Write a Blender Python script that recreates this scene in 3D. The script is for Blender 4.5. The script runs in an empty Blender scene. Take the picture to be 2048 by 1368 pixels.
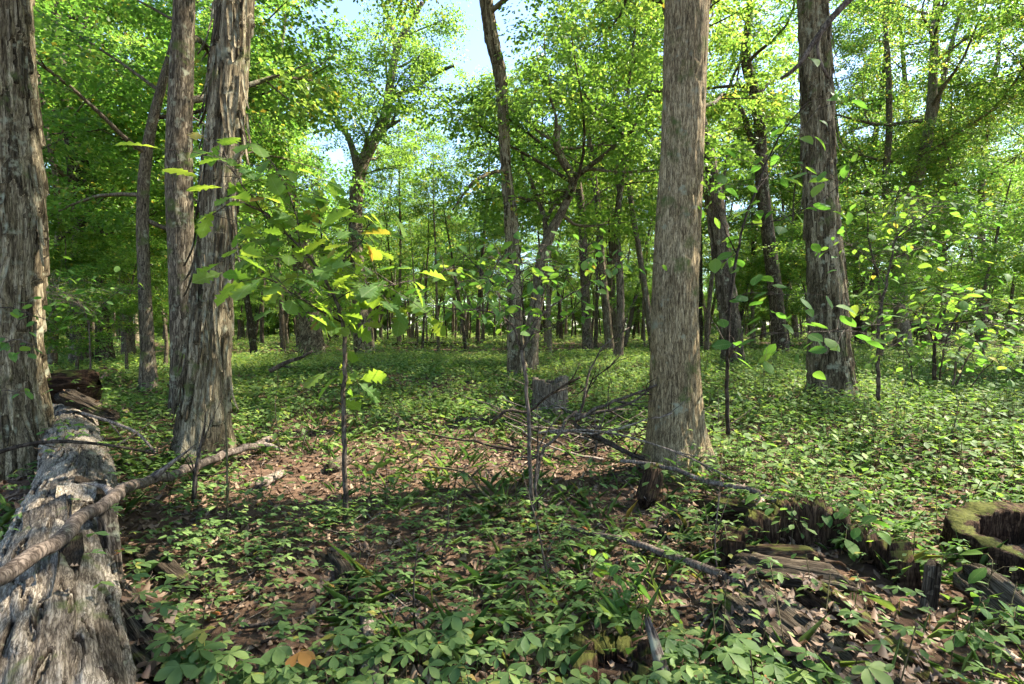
import bpy, math, random
import numpy as np
from mathutils import Vector, Matrix

# ------------------------------------------------------------------ camera, sky, sun, exposure
S = bpy.context.scene
C = S.collection
CAM_H, FPX, HY = 1.5, 1024.0, 658.0               # eye height, focal length and horizon row in pixels of a 2048 x 1368 picture
cam = bpy.data.cameras.new('camera'); camo = bpy.data.objects.new('camera', cam); C.objects.link(camo)
cam.lens, cam.sensor_width, cam.clip_end, cam.clip_start = 18.0, 36.0, 2000, 0.05
cam.shift_y = (HY-684)/2048
camo.location = (0, 0, CAM_H); camo.rotation_euler = (math.radians(90), 0, 0)
S.camera = camo

SUN_AZ, SUN_EL = math.radians(78), math.radians(52)       # azimuth measured from the view direction towards the right
W = bpy.data.worlds.new('World'); S.world = W; W.use_nodes = True
wn = W.node_tree; wn.nodes.clear()
wo = wn.nodes.new('ShaderNodeOutputWorld'); wb = wn.nodes.new('ShaderNodeBackground'); ws = wn.nodes.new('ShaderNodeTexSky')
ws.sky_type = 'NISHITA'; ws.sun_disc = False; ws.sun_elevation = SUN_EL; ws.sun_rotation = SUN_AZ
ws.air_density, ws.dust_density, ws.ozone_density = 1.0, 0.8, 2.2
wb.inputs[1].default_value = 0.072
wn.links.new(ws.outputs[0], wb.inputs[0]); wn.links.new(wb.outputs[0], wo.inputs[0])
sl = bpy.data.lights.new('sun', 'SUN'); sl.energy = 3.0; sl.angle = math.radians(0.6); sl.color = (1.0, 0.93, 0.81)
so = bpy.data.objects.new('sun', sl); C.objects.link(so)
sd = Vector((math.sin(SUN_AZ)*math.cos(SUN_EL), math.cos(SUN_AZ)*math.cos(SUN_EL), math.sin(SUN_EL)))
so.rotation_euler = sd.to_track_quat('Z', 'Y').to_euler(); so.location = sd*60
S.view_settings.view_transform = 'Standard'; S.view_settings.look = 'None'
S.view_settings.exposure = 3.05; S.view_settings.gamma = 1.0; S.view_settings.use_curve_mapping = False
S.render.engine = 'CYCLES'
cy = S.cycles
cy.max_bounces, cy.diffuse_bounces, cy.glossy_bounces, cy.transmission_bounces, cy.transparent_max_bounces = 5, 3, 1, 3, 4
cy.use_denoising = True; cy.use_adaptive_sampling = True; cy.adaptive_threshold = .05; cy.caustics_reflective = False; cy.caustics_refractive = False
cy.sample_clamp_indirect = 6.0

rng = np.random.default_rng(11)
R = random.Random(5)

# ------------------------------------------------------------------ numpy helpers
def h1(a, s=0.0):
    return np.modf(np.abs(np.sin(np.asarray(a)*12.9898 + s*78.233)*43758.5453))[0]
def h2(a, b, s=0.0):
    return np.modf(np.abs(np.sin(np.asarray(a)*12.9898 + np.asarray(b)*78.233 + s*37.719)*43758.5453))[0]
def vnoise(x, y, s=0.0):
    x = np.asarray(x, float); y = np.asarray(y, float)
    xi, yi = np.floor(x), np.floor(y); xf, yf = x-xi, y-yi
    u, v = xf*xf*(3-2*xf), yf*yf*(3-2*yf)
    return (h2(xi, yi, s)*(1-u)+h2(xi+1, yi, s)*u)*(1-v) + (h2(xi, yi+1, s)*(1-u)+h2(xi+1, yi+1, s)*u)*v
def fbm(x, y, s=0.0, o=4):
    t, a, n = 0, 0.5, 0
    for k in range(o):
        t = t + a*vnoise(x*2**k, y*2**k, s+k*3.1); n += a; a *= .5
    return t/n
def sst(a, b, x):
    t = np.clip((np.asarray(x, float)-a)/(b-a), 0, 1); return t*t*(3-2*t)

def gz(x, y):
    """height of the ground"""
    x = np.asarray(x, float); y = np.asarray(y, float)
    z = 0.36*sst(2.5, 15, y) + 0.16*sst(0.5, 6, x)*sst(2.5, 9, y)
    z = z + 0.10*(fbm(x*.35+7, y*.35+3, 1)-.5)*sst(0.5, 3, np.hypot(x, y)) + 0.05*(fbm(x*1.6, y*1.6, 2)-.5)
    z = z + 0.16*np.exp(-(((x-1.75)/.75)**2+((y-4.8)/.6)**2)) + 0.10*np.exp(-(((x-2.0)/.9)**2+((y-3.5)/.6)**2))
    z = z + 0.10*np.exp(-(((x+3.3)/.7)**2+((y-5.6)/.7)**2))
    return z
def gpx(px, py):
    """point of the ground seen at a pixel of the photograph (2048 wide)"""
    d = 5.0
    for _ in range(60):
        d = .5*d + .5*FPX*(CAM_H-float(gz((px-1024)/FPX*d, d)))/max(py-HY, 3)
        d = min(d, 90)
    x = (px-1024)/FPX*d
    return Vector((x, d, float(gz(x, d))))
def P(px, py, d):
    return Vector(((px-1024)/FPX*d, d, CAM_H-(py-HY)/FPX*d))
def Q(px, py, d):
    return P(px, py, d*(py-684)/(py-HY))

def mesh_np(name, V, F, mat=None, attr=None, smooth=False):
    """V (n,3); F list of (m,k) index arrays; attr dict of per-vertex floats"""
    me = bpy.data.meshes.new(name)
    V = np.asarray(V, np.float32)
    if not isinstance(F, list): F = [F]
    F = [np.asarray(f, np.int32) for f in F if len(f)]
    me.vertices.add(len(V)); me.vertices.foreach_set('co', V.ravel())
    loops = np.concatenate([f.ravel() for f in F]); cnt = np.concatenate([np.full(len(f), f.shape[1], np.int32) for f in F])
    me.loops.add(len(loops)); me.loops.foreach_set('vertex_index', loops)
    me.polygons.add(len(cnt)); st = np.zeros(len(cnt), np.int32); st[1:] = np.cumsum(cnt)[:-1]
    me.polygons.foreach_set('loop_start', st); me.polygons.foreach_set('loop_total', cnt)
    if smooth: me.polygons.foreach_set('use_smooth', np.ones(len(cnt), bool))
    me.update(calc_edges=True)
    for k, a in (attr or {}).items():
        at = me.attributes.new(k, 'FLOAT', 'POINT'); at.data.foreach_set('value', np.asarray(a, np.float32))
    if mat: me.materials.append(mat)
    return me

class MB:
    """collects pieces of one part"""
    def __init__(self): self.V, self.F, self.A, self.n = [], [], [], 0
    def add(self, V, F, rnd=0.5):
        V = np.asarray(V, float)
        for f in (F if isinstance(F, list) else [F]):
            if len(f): self.F.append(np.asarray(f)+self.n)
        self.V.append(V); self.A.append(np.full(len(V), rnd) if np.isscalar(rnd) else np.asarray(rnd)); self.n += len(V)
        return self
    def mesh(self, name, mat, smooth=False):
        return mesh_np(name, np.concatenate(self.V), self.F, mat, {'rnd': np.concatenate(self.A)}, smooth)

def obj(name, me, parent=None, loc=None, rot=None, sc=None):
    o = bpy.data.objects.new(name, me); C.objects.link(o)
    if parent is not None: o.parent = parent
    if loc is not None: o.location = loc
    if rot is not None: o.rotation_euler = rot
    if sc is not None: o.scale = (sc, sc, sc) if np.isscalar(sc) else sc
    return o
def tag(o, label, cat, group=None, kind=None):
    o['label'] = label; o['category'] = cat
    if group: o['group'] = group
    if kind: o['kind'] = kind
    return o
def empty(name, loc=(0, 0, 0), rz=0):
    return obj(name, None, None, loc, (0, 0, rz))

def smooth_path(pts, rad, step, fine=None):
    """Catmull-Rom resampling of points and radii"""
    p = np.array([list(q) for q in pts], float); r = np.array(rad, float)
    d = np.r_[0, np.cumsum(np.linalg.norm(np.diff(p, axis=0), axis=1))]
    n = max(3, int(d[-1]/step)+1); s = np.linspace(0, d[-1], n)
    if fine and fine < d[-1]-1: s = np.r_[np.arange(0, fine, step), np.linspace(fine, d[-1], max(8, int((d[-1]-fine)/(step*8))))]
    m = np.gradient(p, d, axis=0) if len(p) > 2 else np.repeat((p[1:]-p[:1])/d[-1], 2, 0)
    k = np.clip(np.searchsorted(d, s, 'right')-1, 0, len(d)-2); h = (d[k+1]-d[k]); t = ((s-d[k])/h)[:, None]; h = h[:, None]
    q = (2*t**3-3*t**2+1)*p[k]+(t**3-2*t**2+t)*h*m[k]+(-2*t**3+3*t**2)*p[k+1]+(t**3-t**2)*h*m[k+1]
    return q, np.interp(s, d, r), s
def frames(q, ref=(0, 1, 0)):
    T = np.gradient(q, axis=0); T /= np.linalg.norm(T, axis=1)[:, None]+1e-9
    n = np.array(ref, float)
    if abs(T[0] @ n) > .95: n = np.array((0.3, .2, 1.0))
    N = []
    for t in T:
        n = n-(n@t)*t; n = n/(np.linalg.norm(n)+1e-9); N.append(n)
    N = np.array(N); return T, N, np.cross(T, N)
def tube(q, r, k, disp=None, cap=True, ref=(0, 1, 0)):
    """tube round path q with radii r, k sides; disp (n,k) added to the radius"""
    T, N, B = frames(q, ref)
    a = np.linspace(0, 2*math.pi, k, endpoint=False)
    rr = np.repeat(np.asarray(r)[:, None], k, 1)
    if disp is not None: rr = rr+disp
    V = q[:, None, :]+rr[..., None]*(np.cos(a)[None, :, None]*N[:, None, :]+np.sin(a)[None, :, None]*B[:, None, :])
    n = len(q); i, j = np.meshgrid(np.arange(n-1), np.arange(k), indexing='ij'); j2 = (j+1) % k
    F = np.stack([i*k+j, i*k+j2, (i+1)*k+j2, (i+1)*k+j], -1).reshape(-1, 4)
    V = V.reshape(-1, 3); out = [F]
    if cap:
        V = np.vstack([V, q[0], q[-1]]); jj = np.arange(k); c0, c1 = n*k, n*k+1
        out.append(np.stack([np.full(k, c0), (jj+1) % k, jj], 1)); out.append(np.stack([np.full(k, c1), (n-1)*k+jj, (n-1)*k+(jj+1) % k], 1))
    return V, out
def stick(mb, pts, r0, r1, k=6, step=.12, wob=0.0, rnd=.5):
    q, r, s = smooth_path(pts, np.linspace(r0, r1, len(pts)), step)
    if wob: q[1:-1] += rng.normal(0, wob, (len(q)-2, 3))
    V, F = tube(q, r, k); mb.add(V, F, rnd); return q

def rotz(a):
    c, s = np.cos(a), np.sin(a); z = np.zeros_like(c); o = np.ones_like(c)
    return np.stack([np.stack([c, -s, z], -1), np.stack([s, c, z], -1), np.stack([z, z, o], -1)], -2)
def rotx(a):
    c, s = np.cos(a), np.sin(a); z = np.zeros_like(c); o = np.ones_like(c)
    return np.stack([np.stack([o, z, z], -1), np.stack([z, c, -s], -1), np.stack([z, s, c], -1)], -2)
def roty(a):
    c, s = np.cos(a), np.sin(a); z = np.zeros_like(c); o = np.ones_like(c)
    return np.stack([np.stack([c, z, s], -1), np.stack([z, o, z], -1), np.stack([-s, z, c], -1)], -2)
def replicate(TV, TF, M, L, rnd):
    """copies of a template under matrices M (N,3,3) at L (N,3)"""
    N, n = len(L), len(TV)
    V = np.einsum('nij,vj->nvi', M, TV)+L[:, None, :]
    off = (np.arange(N)*n)[:, None, None]
    F = [(np.asarray(f)[None]+off).reshape(-1, np.asarray(f).shape[1]) for f in TF]
    return V.reshape(-1, 3), F, np.repeat(rnd, n)

# ------------------------------------------------------------------ leaf shapes (length 1 along +Y, face up)
def leaf_shape(ts, wl, wr=None, fold=.12, droop=.12, wave=0.0):
    ts = np.array(ts); wl = np.array(wl); wr = wl if wr is None else np.array(wr); n = len(ts)
    zc = -droop*ts**2
    c = np.stack([0*ts, ts, zc], 1)
    il = np.arange(1, n-1); m = len(il)
    wv = wave*np.where(np.arange(m) % 2 == 0, 1, -1)
    l = np.stack([-wl[il], ts[il]+.02, zc[il]+fold*wl[il]*2+wv], 1); r = np.stack([wr[il], ts[il]+.02, zc[il]+fold*wr[il]*2-wv], 1)
    V = np.vstack([c, l, r]); L = n+np.arange(m); Rr = n+m+np.arange(m)
    t3 = [(0, 1, L[0]), (0, Rr[0], 1), (n-2, n-1, L[-1]), (n-2, Rr[-1], n-1)]; q4 = []
    for k in range(m-1):
        q4.append((k+1, k+2, L[k+1], L[k])); q4.append((k+1, Rr[k], Rr[k+1], k+2))
    return V, [np.array(t3), np.array(q4).reshape(-1, 4)]
LEAF_S = (np.array([(0, 0, 0), (.33, .48, .06), (0, 1, -.1), (-.33, .48, .06)], float), [np.array([(0, 1, 2), (0, 2, 3)])])
LEAF_CREEPFAR = leaf_shape([0, .25, .62, 1], [0, .16, .26, 0], fold=.10, droop=.16)
LEAF_CREEP = leaf_shape([0, .18, .42, .66, .84, 1], [0, .10, .23, .27, .17, 0], fold=.10, droop=.16)
LEAF_BROAD = leaf_shape([0, .12, .35, .6, .82, 1], [0, .17, .29, .29, .17, 0], fold=.08, droop=.14)
LEAF_OAK = leaf_shape([0, .1, .2, .3, .37, .47, .54, .64, .71, .81, .9, 1], [0, .03, .13, .16, .08, .27, .14, .33, .18, .25, .10, 0], fold=.09, droop=.2)
LEAF_OAK2 = leaf_shape([0, .1, .2, .3, .37, .47, .54, .64, .71, .81, .9, 1], [0, .03, .16, .20, .10, .30, .19, .38, .22, .28, .16, 0],
                       [0, .03, .11, .17, .12, .30, .15, .31, .22, .20, .14, 0], fold=-.05, droop=.3)
LEAF_DRY = [leaf_shape([0, .15, .28, .4, .55, .68, .8, 1], [0, .10, .22, .10, .30, .15, .22, 0], fold=f, droop=d, wave=w)
            for f, d, w in ((.3, .3, .04), (-.25, -.25, .05))]+[leaf_shape([0, .3, .65, 1], [0, .22, .25, 0], fold=.4, droop=.35), leaf_shape([0, .25, .7, 1], [0, .28, .2, 0], fold=-.35, droop=-.4, wave=.06)]

# ------------------------------------------------------------------ materials
def newmat(name):
    m = bpy.data.materials.new(name); m.use_nodes = True; t = m.node_tree; t.nodes.clear()
    o = t.nodes.new('ShaderNodeOutputMaterial'); return m, t, o
def N(t, typ, **kw):
    n = t.nodes.new(typ)
    for k, v in kw.items(): setattr(n, k, v)
    return n
def ramp(t, stops, fac):
    n = t.nodes.new('ShaderNodeValToRGB'); e = n.color_ramp.elements
    while len(e) < len(stops): e.new(.5)
    for el, (p, c) in zip(e, stops): el.position = p; el.color = (*c, 1)
    t.links.new(fac, n.inputs[0]); return n.outputs[0]
def rnd_sock(t):
    a = N(t, 'ShaderNodeAttribute', attribute_name='rnd'); oi = N(t, 'ShaderNodeObjectInfo')
    s = N(t, 'ShaderNodeMath', operation='ADD'); f = N(t, 'ShaderNodeMath', operation='FRACT')
    t.links.new(a.outputs['Fac'], s.inputs[0]); t.links.new(oi.outputs['Random'], s.inputs[1]); t.links.new(s.outputs[0], f.inputs[0])
    return f.outputs[0]
def leafmat(name, stops, tstops, mix=.42, rough=.45, spec=.35, vein=0.0):
    m, t, o = newmat(name); r = rnd_sock(t)
    b = N(t, 'ShaderNodeBsdfPrincipled'); b.inputs['Roughness'].default_value = rough; b.inputs['Specular IOR Level'].default_value = spec
    tr = N(t, 'ShaderNodeBsdfTranslucent'); mx = N(t, 'ShaderNodeMixShader'); mx.inputs[0].default_value = mix
    c = ramp(t, stops, r)
    if vein:
        g = N(t, 'ShaderNodeTexCoord'); nz = N(t, 'ShaderNodeTexNoise'); nz.inputs['Scale'].default_value = 22; nz.inputs['Detail'].default_value = 3
        t.links.new(g.outputs['Object'], nz.inputs['Vector'])
        mm = N(t, 'ShaderNodeMixRGB', blend_type='MULTIPLY'); mm.inputs[0].default_value = vein
        sx = N(t, 'ShaderNodeSeparateXYZ'); t.links.new(g.outputs['Object'], sx.inputs[0])
        def mth(op, a, b):
            q = N(t, 'ShaderNodeMath', operation=op)
            for i_, v_ in enumerate((a, b)):
                if v_ is None: continue
                if isinstance(v_, (int, float)): q.inputs[i_].default_value = v_
                else: t.links.new(v_, q.inputs[i_])
            return q.outputs[0]
        ax = mth('ABSOLUTE', sx.outputs[0], None); ph = mth('MULTIPLY', mth('SUBTRACT', sx.outputs[1], mth('MULTIPLY', ax, .75)), 9.0)
        sv = mth('ABSOLUTE', mth('SUBTRACT', mth('FRACT', ph, None), .5), None); rib = mth('LESS_THAN', ax, .014); side_ = mth('LESS_THAN', sv, .07)
        vn = N(t, 'ShaderNodeMixRGB'); t.links.new(mth('MAXIMUM', rib, mth('MULTIPLY', side_, .55)), vn.inputs[0]); t.links.new(c, vn.inputs[1]); vn.inputs[2].default_value = (.16, .21, .08, 1); c = vn.outputs[0] if vein > .65 else c
        t.links.new(c, mm.inputs[1]); k = ramp(t, [(.3, (.55, .6, .5)), (.7, (1.2, 1.2, 1.1))], nz.outputs[0]); t.links.new(k, mm.inputs[2]); c = mm.outputs[0]
    t.links.new(c, b.inputs['Base Color']); t.links.new(ramp(t, tstops, r), tr.inputs[0])
    t.links.new(b.outputs[0], mx.inputs[1]); t.links.new(tr.outputs[0], mx.inputs[2]); t.links.new(mx.outputs[0], o.inputs[0])
    return m
def barkmat(name, cols, scale=(9, 9, 1.6), bump=.5, moss=0.0, mosscol=(.07, .085, .025), lich=0.0, rough=.9, use_rnd=.35, fine=1.0, topmoss=0.0):
    """grain stretched along the length (object Z), blotches, optional moss and lichen"""
    m, t, o = newmat(name); L = t.links.new
    tc = N(t, 'ShaderNodeTexCoord'); mp = N(t, 'ShaderNodeMapping'); mp.inputs['Scale'].default_value = scale; L(tc.outputs['Object'], mp.inputs[0])
    n1 = N(t, 'ShaderNodeTexNoise'); n1.inputs['Scale'].default_value = 2.2*fine; n1.inputs['Detail'].default_value = 6; n1.inputs['Roughness'].default_value = .68; L(mp.outputs[0], n1.inputs['Vector'])
    n2 = N(t, 'ShaderNodeTexNoise'); n2.inputs['Scale'].default_value = 1.7; n2.inputs['Detail'].default_value = 3; L(tc.outputs['Object'], n2.inputs['Vector'])
    r = rnd_sock(t)
    a = N(t, 'ShaderNodeMath', operation='MULTIPLY_ADD'); L(r, a.inputs[0]); a.inputs[1].default_value = use_rnd; L(n1.outputs[0], a.inputs[2])
    b2 = N(t, 'ShaderNodeMath', operation='MULTIPLY_ADD'); L(n2.outputs[0], b2.inputs[0]); b2.inputs[1].default_value = .35; L(a.outputs[0], b2.inputs[2])
    sb = N(t, 'ShaderNodeMath', operation='SUBTRACT'); L(b2.outputs[0], sb.inputs[0]); sb.inputs[1].default_value = .175+use_rnd*.5
    col = ramp(t, [(.28, cols[0]), (.5, cols[1]), (.72, cols[2])], sb.outputs[0])
    n3 = N(t, 'ShaderNodeTexNoise', noise_dimensions='4D'); n3.inputs['W'].default_value = 4.7; n3.inputs['Scale'].default_value = 3.4*fine; n3.inputs['Detail'].default_value = 5; n3.inputs['Roughness'].default_value = .6; L(mp.outputs[0], n3.inputs['Vector'])
    ab = N(t, 'ShaderNodeMath', operation='SUBTRACT'); L(n3.outputs[0], ab.inputs[0]); ab.inputs[1].default_value = .5; ab2 = N(t, 'ShaderNodeMath', operation='ABSOLUTE'); L(ab.outputs[0], ab2.inputs[0])
    mu = N(t, 'ShaderNodeMixRGB', blend_type='MULTIPLY'); mu.inputs[0].default_value = 1; L(col, mu.inputs[1]); L(ramp(t, [(.0, (.3, .28, .26)), (.08, (1.08, 1.08, 1.08))], ab2.outputs[0]), mu.inputs[2]); col = mu.outputs[0]
    for amt, cc, sc, sd_ in ((lich, (.22, .215, .145), 6.5, 3.3), (moss, mosscol, 3.1, 9.1)):
        if amt:
            nm = N(t, 'ShaderNodeTexNoise', noise_dimensions='4D'); nm.inputs['Scale'].default_value = sc; nm.inputs['W'].default_value = sd_; nm.inputs['Detail'].default_value = 6; nm.inputs['Roughness'].default_value = .65
            L(tc.outputs['Object'], nm.inputs['Vector'])
            f = ramp(t, [(.62-amt*.3, (0, 0, 0)), (.70-amt*.2, (1, 1, 1))], nm.outputs[0])
            mx = N(t, 'ShaderNodeMixRGB'); L(f, mx.inputs[0]); L(col, mx.inputs[1]); mx.inputs[2].default_value = (*cc, 1); col = mx.outputs[0]
    if topmoss:                                            # moss lies on what faces up
        ge = N(t, 'ShaderNodeNewGeometry'); sx = N(t, 'ShaderNodeSeparateXYZ'); L(ge.outputs['Normal'], sx.inputs[0]); nm = N(t, 'ShaderNodeTexNoise'); nm.inputs['Scale'].default_value = 9; nm.inputs['Detail'].default_value = 5; L(tc.outputs['Object'], nm.inputs['Vector'])
        ad = N(t, 'ShaderNodeMath', operation='MULTIPLY_ADD'); L(sx.outputs[2], ad.inputs[0]); ad.inputs[1].default_value = .42; L(nm.outputs[0], ad.inputs[2])
        mx = N(t, 'ShaderNodeMixRGB'); L(ramp(t, [(.86-topmoss*.2, (0, 0, 0)), (.93-topmoss*.2, (1, 1, 1))], ad.outputs[0]), mx.inputs[0]); L(col, mx.inputs[1]); L(ramp(t, [(.35, (.035, .036, .01)), (.65, (.085, .088, .022))], n1.outputs[0]), mx.inputs[2]); col = mx.outputs[0]
    p = N(t, 'ShaderNodeBsdfPrincipled'); p.inputs['Roughness'].default_value = rough; p.inputs['Specular IOR Level'].default_value = .06
    bp = N(t, 'ShaderNodeBump'); bp.inputs['Strength'].default_value = bump; bp.inputs['Distance'].default_value = .02
    L(n1.outputs[0], bp.inputs['Height']); L(bp.outputs[0], p.inputs['Normal']); L(col, p.inputs['Base Color']); L(p.outputs[0], o.inputs[0])
    return m

G = lambda *a: a
M_CAN = leafmat('canopy_leaf', [(0, G(.036, .072, .013)), (.45, G(.06, .11, .018)), (.9, G(.095, .15, .024)), (.985, G(.20, .18, .03))],
                [(0, G(.14, .28, .03)), (.5, G(.24, .42, .045)), (.93, G(.42, .57, .08)), (.985, G(.55, .42, .05))], .52, .42, .25)
M_UND = leafmat('understory_leaf', [(0, G(.04, .078, .013)), (.5, G(.065, .115, .018)), (.95, G(.105, .155, .024)), (.99, G(.22, .19, .03))],
                [(0, G(.12, .27, .03)), (.5, G(.20, .40, .045)), (.95, G(.37, .55, .07)), (.99, G(.55, .45, .05))], .5, .45, .25)
M_OAK = leafmat('oak_leaf', [(0, G(.035, .085, .02)), (.5, G(.055, .12, .025)), (.95, G(.09, .16, .03)), (.985, G(.20, .12, .03))],
                [(0, G(.20, .37, .03)), (.5, G(.34, .50, .04)), (.95, G(.48, .58, .05)), (.985, G(.5, .3, .04))], .48, .55, .15, .7)
M_BRD = leafmat('broad_leaf', [(0, G(.04, .09, .025)), (.5, G(.06, .125, .035)), (.97, G(.09, .16, .035)), (.99, G(.26, .22, .03))],
                [(0, G(.12, .3, .03)), (.5, G(.2, .4, .04)), (.97, G(.34, .5, .05)), (.99, G(.5, .42, .05))], .42, .6, .1, .7)
M_CRP = leafmat('creeper_leaf', [(0, G(.06, .105, .036)), (.5, G(.115, .175, .056)), (.93, G(.19, .245, .075)), (.975, G(.24, .22, .05)), (.995, G(.25, .08, .03))],
                [(0, G(.12, .26, .04)), (.5, G(.18, .34, .05)), (.95, G(.3, .4, .06)), (.99, G(.4, .3, .05))], .36, .55, .18, .6)
M_GCV = leafmat('low_plant_leaf', [(0, G(.075, .12, .035)), (.5, G(.125, .185, .055)), (.95, G(.19, .25, .075)), (.99, G(.25, .22, .06))],
                [(0, G(.14, .28, .04)), (.5, G(.22, .38, .05)), (.99, G(.36, .46, .07))], .4, .55, .15)
M_DRY = leafmat('dry_leaf', [(0, G(.04, .023, .014)), (.35, G(.095, .055, .033)), (.65, G(.155, .096, .058)), (.88, G(.21, .14, .088)), (1, G(.28, .20, .13))],
                [(0, G(.06, .03, .015)), (1, G(.22, .12, .06))], .15, .62, .3)
M_BKS = barkmat('shaggy_bark', [(.034, .026, .015), (.14, .111, .066), (.31, .26, .165)], (20, 20, 1.6), .8, .12, lich=.2)
M_BKF = barkmat('furrowed_bark', [(.06, .042, .022), (.235, .178, .099), (.44, .352, .204)], (26, 26, 3.2), .9, .12, lich=.15, use_rnd=.1)
M_BKD = barkmat('dark_bark', [(.035, .027, .018), (.095, .074, .05), (.19, .154, .106)], (14, 14, 2), .7, .15, lich=.15)
M_BKM = barkmat('midwood_bark', [(.05, .039, .026), (.145, .115, .075), (.26, .212, .145)], (11, 11, 1.6), .7, .15, lich=.2)
M_LOG = barkmat('log_bark', [(.035, .026, .018), (.145, .118, .088), (.31, .265, .205)], (26, 26, 3.0), .9, .10, lich=.05, use_rnd=.55)
M_ROT = barkmat('rotten_wood', [(.016, .010, .007), (.045, .027, .016), (.115, .076, .045)], (18, 18, 2.0), .9, .12, (.11, .12, .02), use_rnd=.2, topmoss=.15)
M_RTM = barkmat('mossy_rotten_wood', [(.016, .010, .007), (.045, .027, .016), (.115, .076, .045)], (18, 18, 2.0), .9, .1, use_rnd=.2, topmoss=.4)
M_WEA = barkmat('weathered_wood', [(.022, .016, .011), (.065, .05, .034), (.15, .12, .085)], (30, 30, 1.2), .9, .12, (.10, .115, .02), use_rnd=.25)
M_MOS = barkmat('moss', [(.03, .034, .008), (.065, .07, .014), (.12, .12, .025)], (30, 30, 30), 1.0)
M_STP = barkmat('stump_wood', [(.07, .052, .035), (.17, .135, .095), (.30, .25, .185)], (24, 24, 1.6), .9, .12, use_rnd=.15)
M_TWG = barkmat('twig_bark', [(.035, .027, .02), (.075, .058, .043), (.14, .11, .085)], (8, 8, 3), .3)
M_STK = barkmat('dead_stick_bark', [(.07, .054, .042), (.16, .125, .098), (.28, .23, .185)], (10, 10, 3), .4, lich=.1)
M_STM = barkmat('green_stem', [(.06, .05, .025), (.10, .085, .04), (.16, .13, .07)], (10, 10, 3), .2)

def soilmat():
    m, t, o = newmat('forest_soil'); L = t.links.new
    tc = N(t, 'ShaderNodeTexCoord'); n1 = N(t, 'ShaderNodeTexNoise'); n1.inputs['Scale'].default_value = 9; n1.inputs['Detail'].default_value = 9; n1.inputs['Roughness'].default_value = .75
    n2 = N(t, 'ShaderNodeTexVoronoi'); n2.inputs['Scale'].default_value = 16; L(tc.outputs['Object'], n1.inputs['Vector']); L(tc.outputs['Object'], n2.inputs['Vector'])
    col = ramp(t, [(.3, (.035, .022, .015)), (.5, (.085, .052, .034)), (.72, (.17, .11, .072))], n1.outputs[0])
    v = ramp(t, [(0, (.6, .6, .6)), (1, (1.25, 1.2, 1.1))], n2.outputs['Color'])
    mm = N(t, 'ShaderNodeMixRGB', blend_type='MULTIPLY'); mm.inputs[0].default_value = .8; L(col, mm.inputs[1]); L(v, mm.inputs[2])
    p = N(t, 'ShaderNodeBsdfPrincipled'); p.inputs['Roughness'].default_value = .95; p.inputs['Specular IOR Level'].default_value = .1
    bp = N(t, 'ShaderNodeBump'); bp.inputs['Strength'].default_value = .9; bp.inputs['Distance'].default_value = .03; L(n1.outputs[0], bp.inputs['Height'])
    L(bp.outputs[0], p.inputs['Normal']); L(mm.outputs[0], p.inputs['Base Color']); L(p.outputs[0], o.inputs[0]); return m
M_SOIL = soilmat()

# ------------------------------------------------------------------ ground
def ground():
    xs = np.sinh(np.linspace(-1, 1, 181)*4.6)/math.sinh(4.6)*420
    ys = np.concatenate([np.linspace(-60, -1, 12), -1+np.sinh(np.linspace(0.004, 1, 240)*4.6)/math.sinh(4.6)*420])
    X, Y = np.meshgrid(xs, ys); V = np.stack([X, Y, gz(X, Y)], -1).reshape(-1, 3)
    n, m = len(ys), len(xs); i, j = np.meshgrid(np.arange(n-1), np.arange(m-1), indexing='ij')
    F = np.stack([i*m+j, i*m+j+1, (i+1)*m+j+1, (i+1)*m+j], -1).reshape(-1, 4)
    o = obj('ground', mesh_np('ground', V, [F], M_SOIL, None, True)); o['kind'] = 'structure'; o['label'] = 'brown forest floor soil under leaf litter and plants'
ground()

# ------------------------------------------------------------------ bark relief
def shag(u, v, circ, w=.052, depth=.042, seed=0.0, edge=.35, gap=.05):
    ns = max(5, round(circ/w))
    uu = u*ns+1.1*(fbm(u*ns*.5, v*2.2, seed, 3)-.5)*2
    s = np.floor(uu); fs = uu-s
    Ln = .28+.5*h1(s, seed+1); vv = v/Ln+h1(s, seed+2)*5+.25*(vnoise(uu*1.5, v*5, seed+4)-.5)
    k = np.floor(vv); fv = vv-k; r = h2(s, k, seed+3)
    e = np.minimum(fs, 1-fs)*2
    prof = sst(0, edge, e)*sst(0, gap, fv)
    d = prof*(.35+.25*r+.75*(1-fv)**1.6*(.3+r))*depth+.006*(fbm(u*ns*2.5, v*14, seed+5, 3)-.5)
    return d, r
def furrow(u, v, circ, seed=0.0, depth=.018, w=.026):
    ns = round(circ/w); a = u*ns+1.6*(fbm(u*ns*.4, v*1.6, seed, 3)-.5)
    n = vnoise(a, v*5.5, seed+1); n2 = vnoise(a*2.1, v*11, seed+2)
    rdg = 1-np.abs(2*n-1); d = depth*(sst(.1, .8, rdg)*.75+.35*n2); return d, n2
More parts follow.
